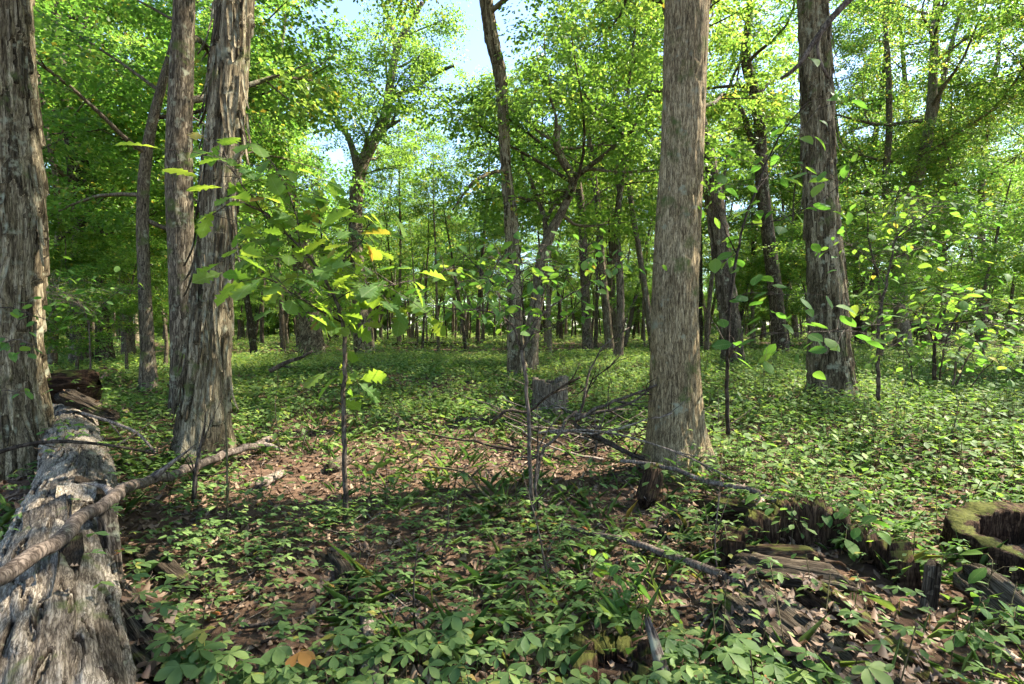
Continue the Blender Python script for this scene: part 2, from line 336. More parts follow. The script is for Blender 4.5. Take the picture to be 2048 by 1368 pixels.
def slits(u, v, circ, seed):
    """flat grey bark plates split by lens-shaped gaps, sunk and toned darker"""
    d = .03*(fbm(u*9+seed, v*2.2, seed, 3)-.5); m = 0*u; r = vnoise(u*circ/.13, v/.35, seed+6)
    for w, l, sd_, pr in ((.10, .42, 1., .5), (.075, .26, 5., .35), (.17, .65, 8., .5)):
        ns = max(6, round(circ/w)); a = u*ns+.9*(fbm(u*7, v*2.6, seed+sd_, 2)-.5); c = np.floor(a); b = v/l+h1(c, sd_)*7; k = np.floor(b); fa, fb = a-c-.5, b-k-.5
        j1, j2, j3 = h2(c, k, sd_), h2(c, k, sd_+1), h2(c, k, sd_+2)
        e = 1-((fa-(j1-.5)*.5+.5*(j2-.5)*fb)/(.10+.12*j3))**2-(fb/(.24+.2*j2))**2
        m = np.maximum(m, sst(0, .6, e)*(j3 < pr)); d = d+.010*sst(-1.2, 0, e)*(1-sst(0, .3, e))*(j3 < pr)
    d2, r2 = shag(u, v*.6, circ, w=.085, depth=.022, seed=seed, edge=.3, gap=.05)
    return d*.6+d2-.03*m, np.clip(r*.45+r2*.45+.1-m*1.2, -.6, 1)
def bark_trunk(name, pts, rad, style, mat, k, step, seed, parent, flare=0.0, fine=None, ref=(0, 1, 0)):
    q, r, s = smooth_path(pts, rad, step, fine)
    a = np.linspace(0, 1, k, endpoint=False)
    Vv, U = np.meshgrid(s, a, indexing='ij')
    circ = 2*math.pi*float(np.median(r))
    if style == 'shag': d, rn = shag(U, Vv, circ, seed=seed)
    elif style == 'log': d, rn = slits(U, Vv, circ, seed)
    else: d, rn = furrow(U, Vv, circ, seed=seed)
    d = (d-float(d.mean()) if style != 'log' else d)*np.clip(r/.2, .25, 1)[:, None]
    d = d+.05*r[:, None]*(fbm(U*5+seed, Vv*.8, seed+9, 2)-.5)*2
    if flare:
        fl = np.exp(-s/.28)[:, None]; d = d+flare*fl*(.35+.9*np.maximum(0, np.sin(U*2*math.pi*4.0+seed*2+1.5*np.sin(U*6.28+seed)))**1.5)
    V, F = tube(q, r, k, d, ref=ref)
    A = np.r_[rn.ravel(), .5, .5]
    return obj(name, mesh_np(name, V, F, mat, {'rnd': A}, style == 'furrow'), parent), q, r

# ------------------------------------------------------------------ crowns
def make_spray(n, length, lf, seed, flat=.35):
    g = np.random.default_rng(seed)
    L, Ms = [], []
    for i in range(n):
        t = (i+.6)/n; side = 1 if i % 2 else -1
        a = side*(.5+.7*g.random()); off = side*length*.33*g.random()*(1.1-t)*1.3
        p = np.array((off, t*length, -.12*length*t*t+g.normal(0, flat*.22*length)))
        M = rotz(np.array(-a))@rotx(np.array(-.2+g.normal(0, .36)))@roty(np.array(g.normal(0, .4)))
        L.append(p); Ms.append(M*lf*(.7+.6*g.random()))
    return np.array(L), np.array(Ms)
SPRAYS = [make_spray(26, .75, .115, s) for s in range(8)]

def crown_mesh(name, pts, dirs, mat, leafscale=1.0, sprayscale=1.0, tilt=.3, g=None, thin=1.0):
    g = g or rng; n = len(pts); Ls, Ms, rn = [], [], []
    which = g.integers(0, len(SPRAYS), n)
    yaw = np.arctan2(dirs[:, 1], dirs[:, 0])-math.pi/2+g.normal(0, .8, n)
    Mx = rotz(yaw)@rotx(g.normal(-.1, tilt, n))@roty(g.normal(0, tilt, n))
    sc = sprayscale*(.7+.6*g.random(n)); tone = g.random(n)
    for w in range(len(SPRAYS)):
        idx = np.where(which == w)[0]
        if not len(idx): continue
        L0, M0 = SPRAYS[w]
        Ls.append((np.einsum('nij,lj->nli', Mx[idx]*sc[idx, None, None], L0)+pts[idx][:, None]).reshape(-1, 3))
        Ms.append(np.einsum('nij,ljk->nlik', Mx[idx]*leafscale, M0).reshape(-1, 3, 3))
        rn.append((.55*np.repeat(tone[idx], len(L0))+.45*g.random(len(idx)*len(L0)))*.985+.015*(g.random(len(idx)*len(L0)) > .99))
    L = np.concatenate(Ls); Mm = np.concatenate(Ms); rn = np.clip(np.concatenate(rn), 0, .999)
    if thin < 1: kp = g.random(len(L)) < thin; L, Mm, rn = L[kp], Mm[kp], rn[kp]
    V, F, A = replicate(*LEAF_S, Mm, L, rn)
    return mesh_np(name, V, F, mat, {'rnd': A})

def grow_limbs(axis, rad, h0, n, reach, g, elev=(.25, .8), sub=4, up=.25, azf=None, shape=None):
    """limbs leaving a trunk axis above height h0; returns limb list and leaf spots"""
    hz = axis[:, 2]; zt = hz[-1]; limbs = []; spots = []; dirs = []
    for i in range(n):
        f = (i+.5*g.random())/n; z = h0+(zt-h0)*f*.97
        k = int(np.argmin(np.abs(hz-z))); p = axis[k].copy()
        az = i*2.4+g.normal(0, .5) if azf is None else azf(i, g)
        e = elev[0]+(elev[1]-elev[0])*f+g.normal(0, .12)
        sh = (math.sin(math.pi*min(1, .25+.75*f))**.7*.75+.3) if shape is None else shape(f)
        ln = reach*sh*(.75+.5*g.random())
        m = 7; d = np.array((math.cos(az)*math.cos(e), math.sin(az)*math.cos(e), math.sin(e))); pts = [p]
        for j in range(m):
            d = d+g.normal(0, .16, 3)+np.array((0, 0, up*.12)); d /= np.linalg.norm(d); pts.append(pts[-1]+d*ln/m)
        pts = np.array(pts); r0 = min(rad[k]*.5, .02+ln*.016)
        limbs.append((pts, np.linspace(r0, r0*.22, m+1)))
        for j in range(sub):
            t = .3+.7*(j+g.random())/sub; kk = min(m-1, int(t*m)); b = pts[kk]+(pts[kk+1]-pts[kk])*(t*m-kk)
            a2 = az+(1 if j % 2 else -1)*(.5+.6*g.random()); l2 = ln*(.55-.25*t)*(.7+.6*g.random())
            dd = np.array((math.cos(a2), math.sin(a2), g.normal(.15, .25))); q2 = [b]
            for _ in range(4):
                dd = dd+g.normal(0, .2, 3); dd /= np.linalg.norm(dd); q2.append(q2[-1]+dd*l2/4)
            q2 = np.array(q2); limbs.append((q2, np.linspace(r0*.4*(1.2-t), r0*.1, 5)))
            ns = max(2, int(l2/.33))
            for tt in np.linspace(.25, 1, ns):
                x = tt*4; k2 = min(3, int(x)); spots.append(q2[k2]+(q2[k2+1]-q2[k2])*(x-k2)); dirs.append(q2[k2+1]-q2[k2])
        for tt in np.linspace(.45, 1, max(2, int(ln/.5))):
            x = tt*m; k2 = min(m-1, int(x)); spots.append(pts[k2]+(pts[k2+1]-pts[k2])*(x-k2)); dirs.append(d)
    return limbs, np.array(spots), np.array(dirs)
def limbs_mesh(name, limbs, mat, k=5, step=.5):
    mb = MB()
    for p, r in limbs:
        q, rr, _ = smooth_path(p, r, step); V, F = tube(q, rr, k, cap=False); mb.add(V, F, R.random())
    return mb.mesh(name, mat, True)
def dense(spots, dirs, n, jit, g):
    """n leaf spots drawn round the twig spots"""
    k = g.integers(0, len(spots), n); return spots[k]+g.normal(0, jit, (n, 3))*np.array((1, 1, .6)), dirs[k]

# ------------------------------------------------------------------ trees the photograph lets one tell apart
# path: (px, py, width in px) from the base upwards, all at the depth of the base
def photo_tree(name, label, path, style, mat, d=None, H=19, k=20, step=.12, seed=1, flare=.05, h0=8, nl=14, reach=3.6, nspray=240, limbs_px=(),
               thin=1.0, leafmat=None, ext=None, group=None, jit=.26, drop=.12):
    g = np.random.default_rng(seed*13+5)
    b = gpx(path[0][0], path[0][1]) if d is None else P(path[0][0], path[0][1], d)
    d = b.y if d is None else d
    pts = [P(px, py, d) for px, py, w in path]; rad = [w/2/FPX*d for px, py, w in path]
    gzb = float(gz(pts[0].x, pts[0].y)); pts[0].z = gzb-drop
    top = pts[-1]; dr = (pts[-1]-pts[-2]).normalized()
    hh = H-top.z
    if hh > 1:
        m = 5
        for i in range(1, m+1):
            dr = (dr+Vector((g.normal(0, .08), g.normal(0, .08), .12))).normalized(); pts.append(pts[-1]+dr*hh/m); rad.append(rad[len(path)-1]*(1-.8*i/m))
    root = empty(name, (0, 0, 0)); root.location = (b.x, b.y, gzb)
    rel = [p-Vector((b.x, b.y, gzb)) for p in pts]
    tr, q, r = bark_trunk('trunk', rel, rad, style, mat, k, step, seed, root, flare, fine=2.0+.69*d)
    for lp in limbs_px:                       # limbs seen in the photograph: (px, py, width, depth offset)
        lpts = [P(px, py, d+dd)-Vector((b.x, b.y, gzb)) for px, py, w, dd in lp]; lr = [w/2/FPX*d for px, py, w, dd in lp]
        qq, rr, ss = smooth_path(lpts, lr, .12); V, F = tube(qq, rr, 10, .12*rr[:, None]*(vnoise(np.arange(10)[None]*1.3, ss[:, None]*5, seed)-.5))
        obj('limb', MB().add(V, F, R.random()).mesh('limb', mat, True), root)
    if nl:
        limbs, sp, di = grow_limbs(q, r, h0-gzb, nl, reach, g)
        obj('branches', limbs_mesh('branches', limbs, mat), root)['kind'] = 'stuff'
        for lp in limbs_px:
            lpts = np.array([list(P(px, py, d+dd)-Vector((b.x, b.y, gzb))) for px, py, w, dd in lp])
            e = lpts[len(lpts)//2:]; sp = np.vstack([sp]+[e+g.normal(0, .3, e.shape) for _ in range(4)]); di = np.vstack([di]+[g.normal(0, 1, e.shape) for _ in range(4)])
        pp, dd_ = dense(sp, di, int(nspray*1.7), jit, g)
        obj('crown', crown_mesh('crown', pp, dd_, leafmat or M_CAN, g=g, thin=thin), root)
    tag(root, label, 'tree', group)
    return root, q, r
TREES = {}
def PT(key, *a, **kw): TREES[key] = photo_tree(*a, **kw)

PT('T1', 'hickory_tree', 'thick shaggy-barked trunk at the left picture edge beside the fallen log',
   [(28, 945, 140), (24, 860, 120), (14, 700, 108), (20, 450, 112), (4, 200, 108), (-3, 0, 104)], 'shag', M_BKS, d=5.3, H=20, k=120, step=.026, seed=3, flare=.10, h0=10.5, nl=12, reach=3.2, nspray=80)
PT('T3', 'hickory_tree', 'shaggy-barked leaning trunk rising behind the oak sapling, right of the fallen log',
   [(405, 925, 100), (408, 860, 90), (413, 780, 84), (426, 600, 71), (437, 420, 63), (455, 200, 68), (470, 0, 68)], 'shag', M_BKS, d=5.5, H=20, k=104, step=.026, seed=8, flare=.12, h0=10.5, nl=12, reach=3.2, nspray=80)
PT('T2', 'forest_tree', 'straight brown trunk just left of and behind the leaning shaggy trunk',
   [(372, 832, 56), (369, 700, 48), (362, 500, 46), (358, 330, 47), (363, 150, 42), (368, 0, 38)], 'furrow', M_BKM, H=19, k=52, step=.06, seed=5, h0=5.0, nl=16, reach=4.0, nspray=420)
PT('T15', 'forest_tree', 'thick straight furrowed trunk with pale brown bark, biggest of the right half',
   [(1357, 955, 122), (1353, 880, 104), (1350, 760, 94), (1349, 640, 90), (1354, 480, 87), (1364, 300, 82), (1370, 120, 84), (1374, 0, 86)], 'furrow', M_BKF, d=4.95, H=21, k=120, step=.026, seed=2, flare=.15, h0=10.5, nl=12, reach=3.2, nspray=80)
PT('T18', 'hickory_tree', 'shaggy grey trunk standing in tall green undergrowth on the right',
   [(1660, 800, 105), (1661, 770, 82), (1658, 690, 72), (1650, 540, 64), (1642, 400, 60), (1633, 200, 57), (1625, 0, 52)], 'shag', M_BKS, H=21, k=76, step=.04, seed=6, flare=.11, h0=7.5, nl=16, reach=4.5, nspray=460)
PT('T16', 'forest_tree', 'dark shaggy trunk leaning left just behind the thick furrowed trunk',
   [(1468, 735, 46), (1463, 680, 38), (1450, 560, 36), (1432, 430, 36), (1412, 310, 32)], 'shag', M_BKD, H=19, k=60, step=.05, seed=7, flare=.06, h0=7.0, nl=16, reach=4, nspray=420)
PT('T17', 'forest_tree', 'slim dark crooked trunk between the leaning trunk and the shaggy grey one',
   [(1562, 712, 34), (1556, 640, 27), (1540, 500, 25), (1527, 400, 24), (1512, 200, 20), (1492, 120, 20), (1500, 20, 14)], 'furrow', M_BKD, H=21, k=40, step=.08, seed=9, h0=9, nl=13, reach=4, nspray=330, thin=.8,
   limbs_px=[[(1524, 320, 14, 0), (1500, 270, 11, .3), (1478, 215, 10, .3), (1455, 200, 8, .5), (1462, 165, 6, .6), (1500, 90, 4, .6)], [(1512, 205, 8, 0), (1530, 175, 6, .2), (1560, 150, 4, .5)]])
PT('T4', 'forest_tree', 'stout brown trunk leaning left, partly hidden behind the oak sapling',
   [(626, 712, 52), (622, 660, 42), (608, 520, 38), (590, 440, 34), (545, 310, 32), (505, 190, 30), (490, 150, 28)], 'furrow', M_BKM, H=20, k=44, step=.08, seed=4, h0=8.5, nl=14, reach=3.8, nspray=380, thin=.85,
   limbs_px=[[(508, 190, 16, 0), (535, 160, 12, .3), (560, 95, 9, .6), (572, 30, 6, .8)]])
PT('T4b', 'forest_tree', 'narrow trunk close beside the stout left-leaning brown trunk',
   [(603, 695, 20), (600, 640, 17), (592, 500, 16), (580, 380, 15), (556, 290, 14)], 'furrow', M_BKM, H=18, k=28, step=.12, seed=14, h0=9, nl=12, reach=3.0, nspray=200)
PT('T5', 'forest_tree', 'slim dark trunk standing alone between the left edge tree and the brown trunk',
   [(298, 778, 34), (295, 700, 24), (288, 550, 22), (285, 420, 21), (292, 320, 20), (306, 240, 18), (320, 185, 16)], 'furrow', M_BKD, H=15, k=40, step=.07, seed=10, h0=3.6, nl=16, reach=3.2, nspray=420, leafmat=M_UND)
PT('T6', 'forest_tree', 'dark trunk behind the far end of the fallen log',
   [(164, 730, 44), (160, 660, 30), (157, 500, 24), (150, 350, 24), (128, 170, 20)], 'furrow', M_BKD, H=18, k=36, step=.09, seed=11, h0=4.6, nl=18, reach=4.2, nspray=560, leafmat=M_UND)
PT('T7', 'forest_tree', 'dark shaded trunk bending left, right of the one behind the log',
   [(212, 728, 34), (206, 660, 24), (200, 560, 20), (190, 420, 20), (168, 330, 16)], 'furrow', M_BKD, H=16, k=32, step=.09, seed=12, h0=4.2, nl=16, reach=3.8, nspray=520, leafmat=M_UND)
PT('T8', 'forest_tree', 'shaded slim trunk between the two dark left trunks and the slim lone one',
   [(258, 715, 26), (252, 600, 17), (250, 400, 15), (262, 300, 13)], 'furrow', M_BKD, H=15, k=28, step=.1, seed=13, h0=4.5, nl=15, reach=3.6, nspray=460, leafmat=M_UND)
PT('T9', 'forest_tree', 'forked tree with long curving limbs against the blue sky left of centre',
   [(730, 706, 44), (722, 640, 31), (714, 520, 26), (712, 400, 27), (724, 330, 24), (745, 285, 23), (768, 240, 20), (783, 150, 16), (795, 95, 14), (845, 5, 9)], 'furrow', M_BKM, H=16.6, k=36, step=.1, seed=15, h0=8.5, nl=13, reach=3.4, nspray=640, thin=.8, jit=.34,
   limbs_px=[[(716, 345, 16, 0), (706, 300, 14, .2), (694, 270, 12, .4), (660, 232, 8, .7)], [(783, 195, 11, 0), (830, 175, 9, -.3), (868, 148, 8, -.5), (908, 131, 5, -.7)],
             [(793, 105, 12, 0), (785, 60, 9, .2), (765, 10, 6, .4)], [(745, 285, 11, 0), (775, 255, 8, -.3), (800, 240, 5, -.5)], [(724, 330, 7, 0), (735, 270, 5, -.4), (752, 220, 3, -.5)]])
PT('T10', 'hickory_tree', 'tall grey shaggy trunk rising through the middle of the picture',
   [(1034, 752, 40), (1031, 700, 32), (1028, 600, 29), (1022, 440, 27), (1013, 350, 21), (1005, 220, 22), (1000, 150, 25), (985, 85, 27), (972, 0, 27)], 'shag', M_BKS, H=22, k=48, step=.06, seed=16, flare=.05, h0=9.0, nl=17, reach=3.7, nspray=480, thin=.85,
   limbs_px=[[(1016, 345, 9, 0), (985, 345, 8, -.8), (950, 362, 7, -1.2), (905, 420, 3, -1.6)]])
PT('T11', 'forest_tree', 'forked crooked tree right of the tall central trunk with a broken stub',
   [(1058, 742, 38), (1062, 690, 30), (1074, 600, 26), (1086, 515, 25), (1100, 470, 20), (1130, 410, 16), (1146, 362, 17), (1120, 310, 15), (1112, 275, 15), (1118, 252, 12)], 'furrow', M_BKM, H=6.5, k=36, step=.07, seed=17, h0=4.6, nl=11, reach=4.0, nspray=430,
   limbs_px=[[(1148, 358, 10, 0), (1180, 332, 9, -.6), (1215, 305, 8, -1.), (1250, 272, 7, -1.3), (1280, 255, 5, -1.5), (1312, 290, 4, -1.7)], [(1088, 520, 14, 0), (1090, 445, 10, .2), (1070, 385, 9, .4), (1053, 338, 8, .6), (1040, 300, 4, .9)],
             [(1092, 440, 8, .2), (1115, 400, 9, .4), (1145, 375, 8, .2)], [(1250, 272, 5, -1.3), (1200, 230, 4, -1.6), (1165, 180, 3, -1.9)], [(1265, 262, 5, -1.4), (1290, 200, 4, -1.7), (1310, 140, 3, -2)]])
PT('T12', 'forest_tree', 'dark straight trunk right of the forked crooked tree with dead leaves hanging on it',
   [(1176, 702, 24), (1173, 640, 18), (1168, 540, 17), (1161, 400, 15), (1150, 330, 12)], 'furrow', M_BKD, H=15, k=28, step=.1, seed=18, h0=7, nl=12, reach=2.8, nspray=230)
PT('T13', 'forest_tree', 'slim trunk leaning slightly left between two dark trunks right of centre',
   [(1221, 708, 20), (1215, 640, 15), (1205, 540, 13), (1194, 400, 12), (1187, 340, 10)], 'furrow', M_BKM, H=15, k=24, step=.1, seed=19, h0=7, nl=12, reach=2.8, nspray=200)
PT('T14', 'forest_tree', 'vine-covered dark trunk nearest left of the thick furrowed trunk',
   [(1235, 722, 20), (1240, 660, 17), (1240, 560, 15), (1234, 480, 14), (1238, 400, 12), (1245, 350, 10)], 'furrow', M_BKD, H=13, k=24, step=.1, seed=20, h0=6, nl=12, reach=2.6, nspray=200,
   limbs_px=[[(1240, 390, 8, 0), (1232, 350, 7, .2), (1236, 300, 5, .3)]])
PT('T20', 'forest_tree', 'tree at the right with two long upright forks reaching the top edge',
   [(1806, 702, 34), (1803, 640, 26), (1800, 540, 24), (1812, 470, 24), (1826, 390, 21), (1850, 300, 20), (1862, 220, 17), (1868, 100, 14), (1874, 0, 12)], 'furrow', M_BKM, H=19, k=36, step=.09, seed=21, h0=7.5, nl=16, reach=4.2, nspray=600, thin=.85,
   limbs_px=[[(1858, 270, 13, 0), (1880, 180, 11, .3), (1900, 100, 9, .5), (1922, 20, 6, .7)], [(1800, 540, 16, 0), (1790, 490, 15, .1), (1772, 400, 13, .2), (1778, 260, 12, .3), (1776, 120, 10, .4), (1768, 30, 8, .5)]])
PT('T21', 'forest_tree', 'slender trunk right of the two-forked tree',
   [(1890, 700, 20), (1888, 620, 14), (1886, 500, 12), (1880, 420, 9)], 'furrow', M_BKM, H=12, k=24, step=.12, seed=22, h0=4, nl=14, reach=3.2, nspray=380, leafmat=M_UND)

# ------------------------------------------------------------------ woodland behind: prototypes copied one by one
def proto(name, H, r0, h0, nl, reach, nspray, seed, mat, lm, lean=.5, leafscale=1.0, elev=(.2, .8), sprayscale=1.0, tilt=.35, sub=4):
    g = np.random.default_rng(seed)
    m = 8; p = np.array((0., 0., -.15)); pts = [p]; d = np.array((g.normal(0, .05), g.normal(0, .05), 1.))
    for i in range(m):
        d = d+g.normal(0, .05*lean*2, 3)*np.array((1, 1, 0)); d[2] = max(d[2], .8); d /= np.linalg.norm(d); pts.append(pts[-1]+d*H/m)
    rad = r0*np.array([1.25, .95, .85, .75, .66, .55, .42, .28, .1])
    q, r, s = smooth_path(pts, rad, .25)
    a = np.linspace(0, 1, 12, endpoint=False); Vv, U = np.meshgrid(s, a, indexing='ij'); dsp = .1*r[:, None]*(fbm(U*6+seed, Vv*1.5, seed)-.5)*2
    V, F = tube(q, r, 12, dsp, cap=False)
    limbs, sp, di = grow_limbs(q, r, h0, nl, reach, g, elev, sub)
    pp, dd = dense(sp, di, nspray, .22, g)
    return (name, mesh_np('trunk', V, F, mat, {'rnd': np.full(len(V), .5)}, True), limbs_mesh('branches', limbs, mat, 4, .8),
            crown_mesh('crown', pp, dd, lm, leafscale, sprayscale, tilt, g))
def place(pr, loc, rz, sc, label, group):
    root = empty(pr[0], loc, rz); root.scale = sc
    for n, me in zip(('trunk', 'branches', 'crown'), pr[1:]):
        o = obj(n, me, root)
        if n == 'branches': o['kind'] = 'stuff'
    tag(root, label, 'tree', group); return root
TALL = [proto('woodland_tree', 19+i, .17+.03*(i % 3), 7.5+.7*i, 18, 4.2, 860, 30+i, (M_BKM, M_BKD)[i % 2], M_CAN, leafscale=1.1) for i in range(4)]
UNDR = [proto('understory_tree', 7+1.2*i, .06+.012*i, 2.0+.35*i, 16, 2.7+.2*i, 540, 50+i, M_BKD, M_UND, elev=(.05, .6), tilt=.22, lean=.8) for i in range(5)]
SHRB = [proto('woodland_shrub', 4.5+i, .04, .4, 16, 2.4, 520, 70+i, M_BKD, M_UND, elev=(.1, .9), tilt=.3, lean=.8, leafscale=1.3) for i in range(2)]
POLE = [proto('pole_tree', 12+1.5*i, .085+.02*i, 7.5+i, 11, 1.9, 210, 90+i, (M_BKD, M_BKM)[i % 2], M_CAN, lean=.35) for i in range(3)]
def far_wood():
    g = np.random.default_rng(77); done = []
    def ok(x, y, md):
        for a, b in done:
            if (a-x)**2+(b-y)**2 < md*md: return False
        done.append((x, y)); return True
    for t in TREES.values(): done.append((t[0].location.x, t[0].location.y))
    n = 0; tries = 0
    while n < 112 and tries < 6000:
        tries += 1
        y = 15+75*g.random()**.75; px = g.uniform(-150, 2200); x = (px-1024)/FPX*y
        gapc = 570 < px < 1050 and y < 46 or 1400 < px < 1530 and y < 45
        if gapc: continue
        if px > 1650 and y > 45 and g.random() < .35: continue
        if px > 1000 and y < 22 and g.random() < .5: continue
        if not ok(x, y, 2.6): continue
        s = g.uniform(.8, 1.12)*(.82 if y > 55 else 1)
        side = 'left of the sapling' if px < 680 else ('in the middle distance' if px < 1400 else 'to the right')
        place(TALL[g.integers(0, 4)], (x, y, float(gz(x, y))), g.uniform(0, 6.28), (s, s, s),
              'grey-brown woodland trunk with high leafy crown deep in the wood ' + side, 'tall trees deep in the wood, ' + side); n += 1
    n = 0; tries = 0
    while n < 125 and tries < 6000:
        tries += 1
        y = 17+50*g.random()**.8; px = g.uniform(430, 1420) if n < 92 else g.uniform(1400, 2100); x = (px-1024)/FPX*y
        if 600 < px < 1040 and y < 24 or not ok(x, y, 1.3): continue
        side = 'left of the sapling' if px < 680 else ('in the middle distance' if px < 1400 else 'to the right'); s = g.uniform(.55, .78) if 600 < px < 1040 and y < 50 else g.uniform(.7, 1.15)
        place(POLE[g.integers(0, 3)], (x, y, float(gz(x, y))), g.uniform(0, 6.28), (s, s, s*g.uniform(.8, 1.1)), 'slender bare pole-like trunk with a small high crown ' + side, 'pole trees, ' + side); n += 1
    for px, y, pr, sc, lab in ((800, 33, POLE[0], 1.25, 'slender tree with a light crown just right of the forked tree against the sky'), (955, 36, POLE[2], 1.2, 'slender tree with a light crown left of the tall central trunk'),
                               (1960, 24, TALL[1], .9, 'tall leafy tree filling the upper right corner'), (1720, 30, TALL[2], .95, 'tall leafy tree behind and right of the shaggy grey trunk'), (1450, 38, POLE[1], 1.3, 'slender tree far behind the dark leaning trunk')):
        x = (px-1024)/FPX*y; place(pr, (x, y, float(gz(x, y))), px*.1, (sc, sc, sc), lab, 'single trees of the middle distance')
    for i in range(85):                    # the wood's far edge
        px = -150+2350*(i+g.random())/85; y = g.uniform(78, 128); x = (px-1024)/FPX*y; s = g.uniform(1.2, 1.9)
        if px > 1650 and g.random() < .4: continue
        place(UNDR[g.integers(0, 5)], (x, y, float(gz(x, y))), g.uniform(0, 6.28), (s*1.2, s*1.2, s), 'bushy tree at the far edge of the wood', 'trees at the far edge of the wood')
    for i in range(120):
        px = -150+2350*(i+g.random())/120; y = g.uniform(72, 118); x = (px-1024)/FPX*y; s = g.uniform(.8, 1.5)
        if g.random() < (.3 if px > 1650 else .06): continue
        place(SHRB[g.integers(0, 2)], (x, y, float(gz(x, y))), g.uniform(0, 6.28), (s*1.3, s*1.3, s), 'leafy shrub low between the farthest trunks', 'shrubs between the far trunks')
    n = 0; tries = 0
    while n < 92 and tries < 6000:
        tries += 1
        y = 13+62*g.random()**.8; px = g.uniform(-150, 2200); x = (px-1024)/FPX*y
        if 470 < px < 1340 and y < 34: continue
        if px < 520 and y < 13 or px > 1400 and y < 20: continue
        if 560 < px < 1340 and g.random() < .35: continue
        if px > 1600 and g.random() < .35: continue
        if not ok(x, y, 1.8): continue
        s = g.uniform(.75, 1.25)*(1.15 if 560 < px < 1340 else 1)
        side = 'left of the sapling' if px < 680 else ('in the middle distance' if px < 1400 else 'to the right')
        place(UNDR[g.integers(0, 5)], (x, y, float(gz(x, y))), g.uniform(0, 6.28), (s, s, s*g.uniform(.9, 1.15)),
              'thin understory tree with spreading leafy sprays ' + side, 'understory trees, ' + side); n += 1
far_wood()

# unseen trees added on the sunny side so their crowns dapple the floor
def side_shade_trees():
    for x, y, s in ((8.4, 3.2, 1.15),):
        place(POLE[1], (x, y, float(gz(x, y))), x*3, (s*1.2, s*1.2, s), 'slender unseen tree added beside the picture to break up the sun', 'slender shade trees added beside the picture')
    g = np.random.default_rng(5)
    for x, y in ((9.6, -.4), (13.5, 11.5)):
        s = g.uniform(.85, 1.05)
        place(TALL[g.integers(0, 4)], (x, y, float(gz(x, y))), g.uniform(0, 6.28), (s, s, s), 'tall unseen tree added beside the picture to shade the floor', 'tall shade trees added beside the picture')
side_shade_trees()
for px, d, sc, v, lab in ((70, 9.5, .42, 0, 'low leafy young tree right behind the left edge trunk'), (150, 11.5, .5, 1, 'low leafy young tree behind the far end of the fallen log'),
        (255, 12.5, .45, 2, 'young tree with flat leaf sprays left of the slim lone dark trunk'), (20, 12, .6, 1, 'leafy young tree hidden behind the left edge trunk'), (330, 15, .55, 3, 'leafy young tree behind the straight brown trunk'),
        (1965, 12, .6, 2, 'leafy young tree rising behind the wide shrub at the right'), (2040, 10.5, .55, 0, 'leafy young tree cut by the right picture edge'), (1760, 15, .7, 1, 'leafy young tree just right of the shaggy grey trunk'),
        (1290, 24, .6, 2, 'leafy young tree far back just left of the thick furrowed trunk'), (1700, 21, .7, 4, 'tall young tree behind the shaggy grey trunk'), (1480, 25, .6, 0, 'leafy young tree far back beside the dark leaning trunk')):
    x = (px-1024)/FPX*d
    place(UNDR[v], (x, d, float(gz(x, d))), px*.37, (sc, sc, sc*.9), lab, 'low young trees')

# ------------------------------------------------------------------ fallen log and things lying about
def lay(o, p0, p1, roll=0):
    d = Vector(p1)-Vector(p0); q = d.to_track_quat('Z', 'Y'); o.rotation_mode = 'QUATERNION'
    from mathutils import Quaternion
    o.rotation_quaternion = q @ Quaternion((0, 0, 1), roll); o.location = p0
def slab(nu, nv, fn, th):
    """sheet of wood or bark with thickness: fn(u,v) -> x,y,z arrays, u,v in 0..1"""
    u, v = np.meshgrid(np.linspace(0, 1, nu), np.linspace(0, 1, nv), indexing='ij')
    p = np.stack(fn(u, v), -1); a = np.gradient(p, axis=0); b = np.gradient(p, axis=1); n = np.cross(a, b); n /= np.linalg.norm(n, axis=-1, keepdims=True)+1e-9
    V = np.vstack([p.reshape(-1, 3), (p-n*th).reshape(-1, 3)]); K = nu*nv
    i, j = np.meshgrid(np.arange(nu-1), np.arange(nv-1), indexing='ij'); f = np.stack([i*nv+j, (i+1)*nv+j, (i+1)*nv+j+1, i*nv+j+1], -1).reshape(-1, 4)
    e = [(r*nv, (r+1)*nv) for r in range(nu-1)]+[((r+1)*nv+nv-1, r*nv+nv-1) for r in range(nu-1)]+[(c+1, c) for c in range(nv-1)]+[((nu-1)*nv+c, (nu-1)*nv+c+1) for c in range(nv-1)]
    return V, [f, f[:, ::-1]+K, np.array([(a_, b_, b_+K, a_+K) for a_, b_ in e])]

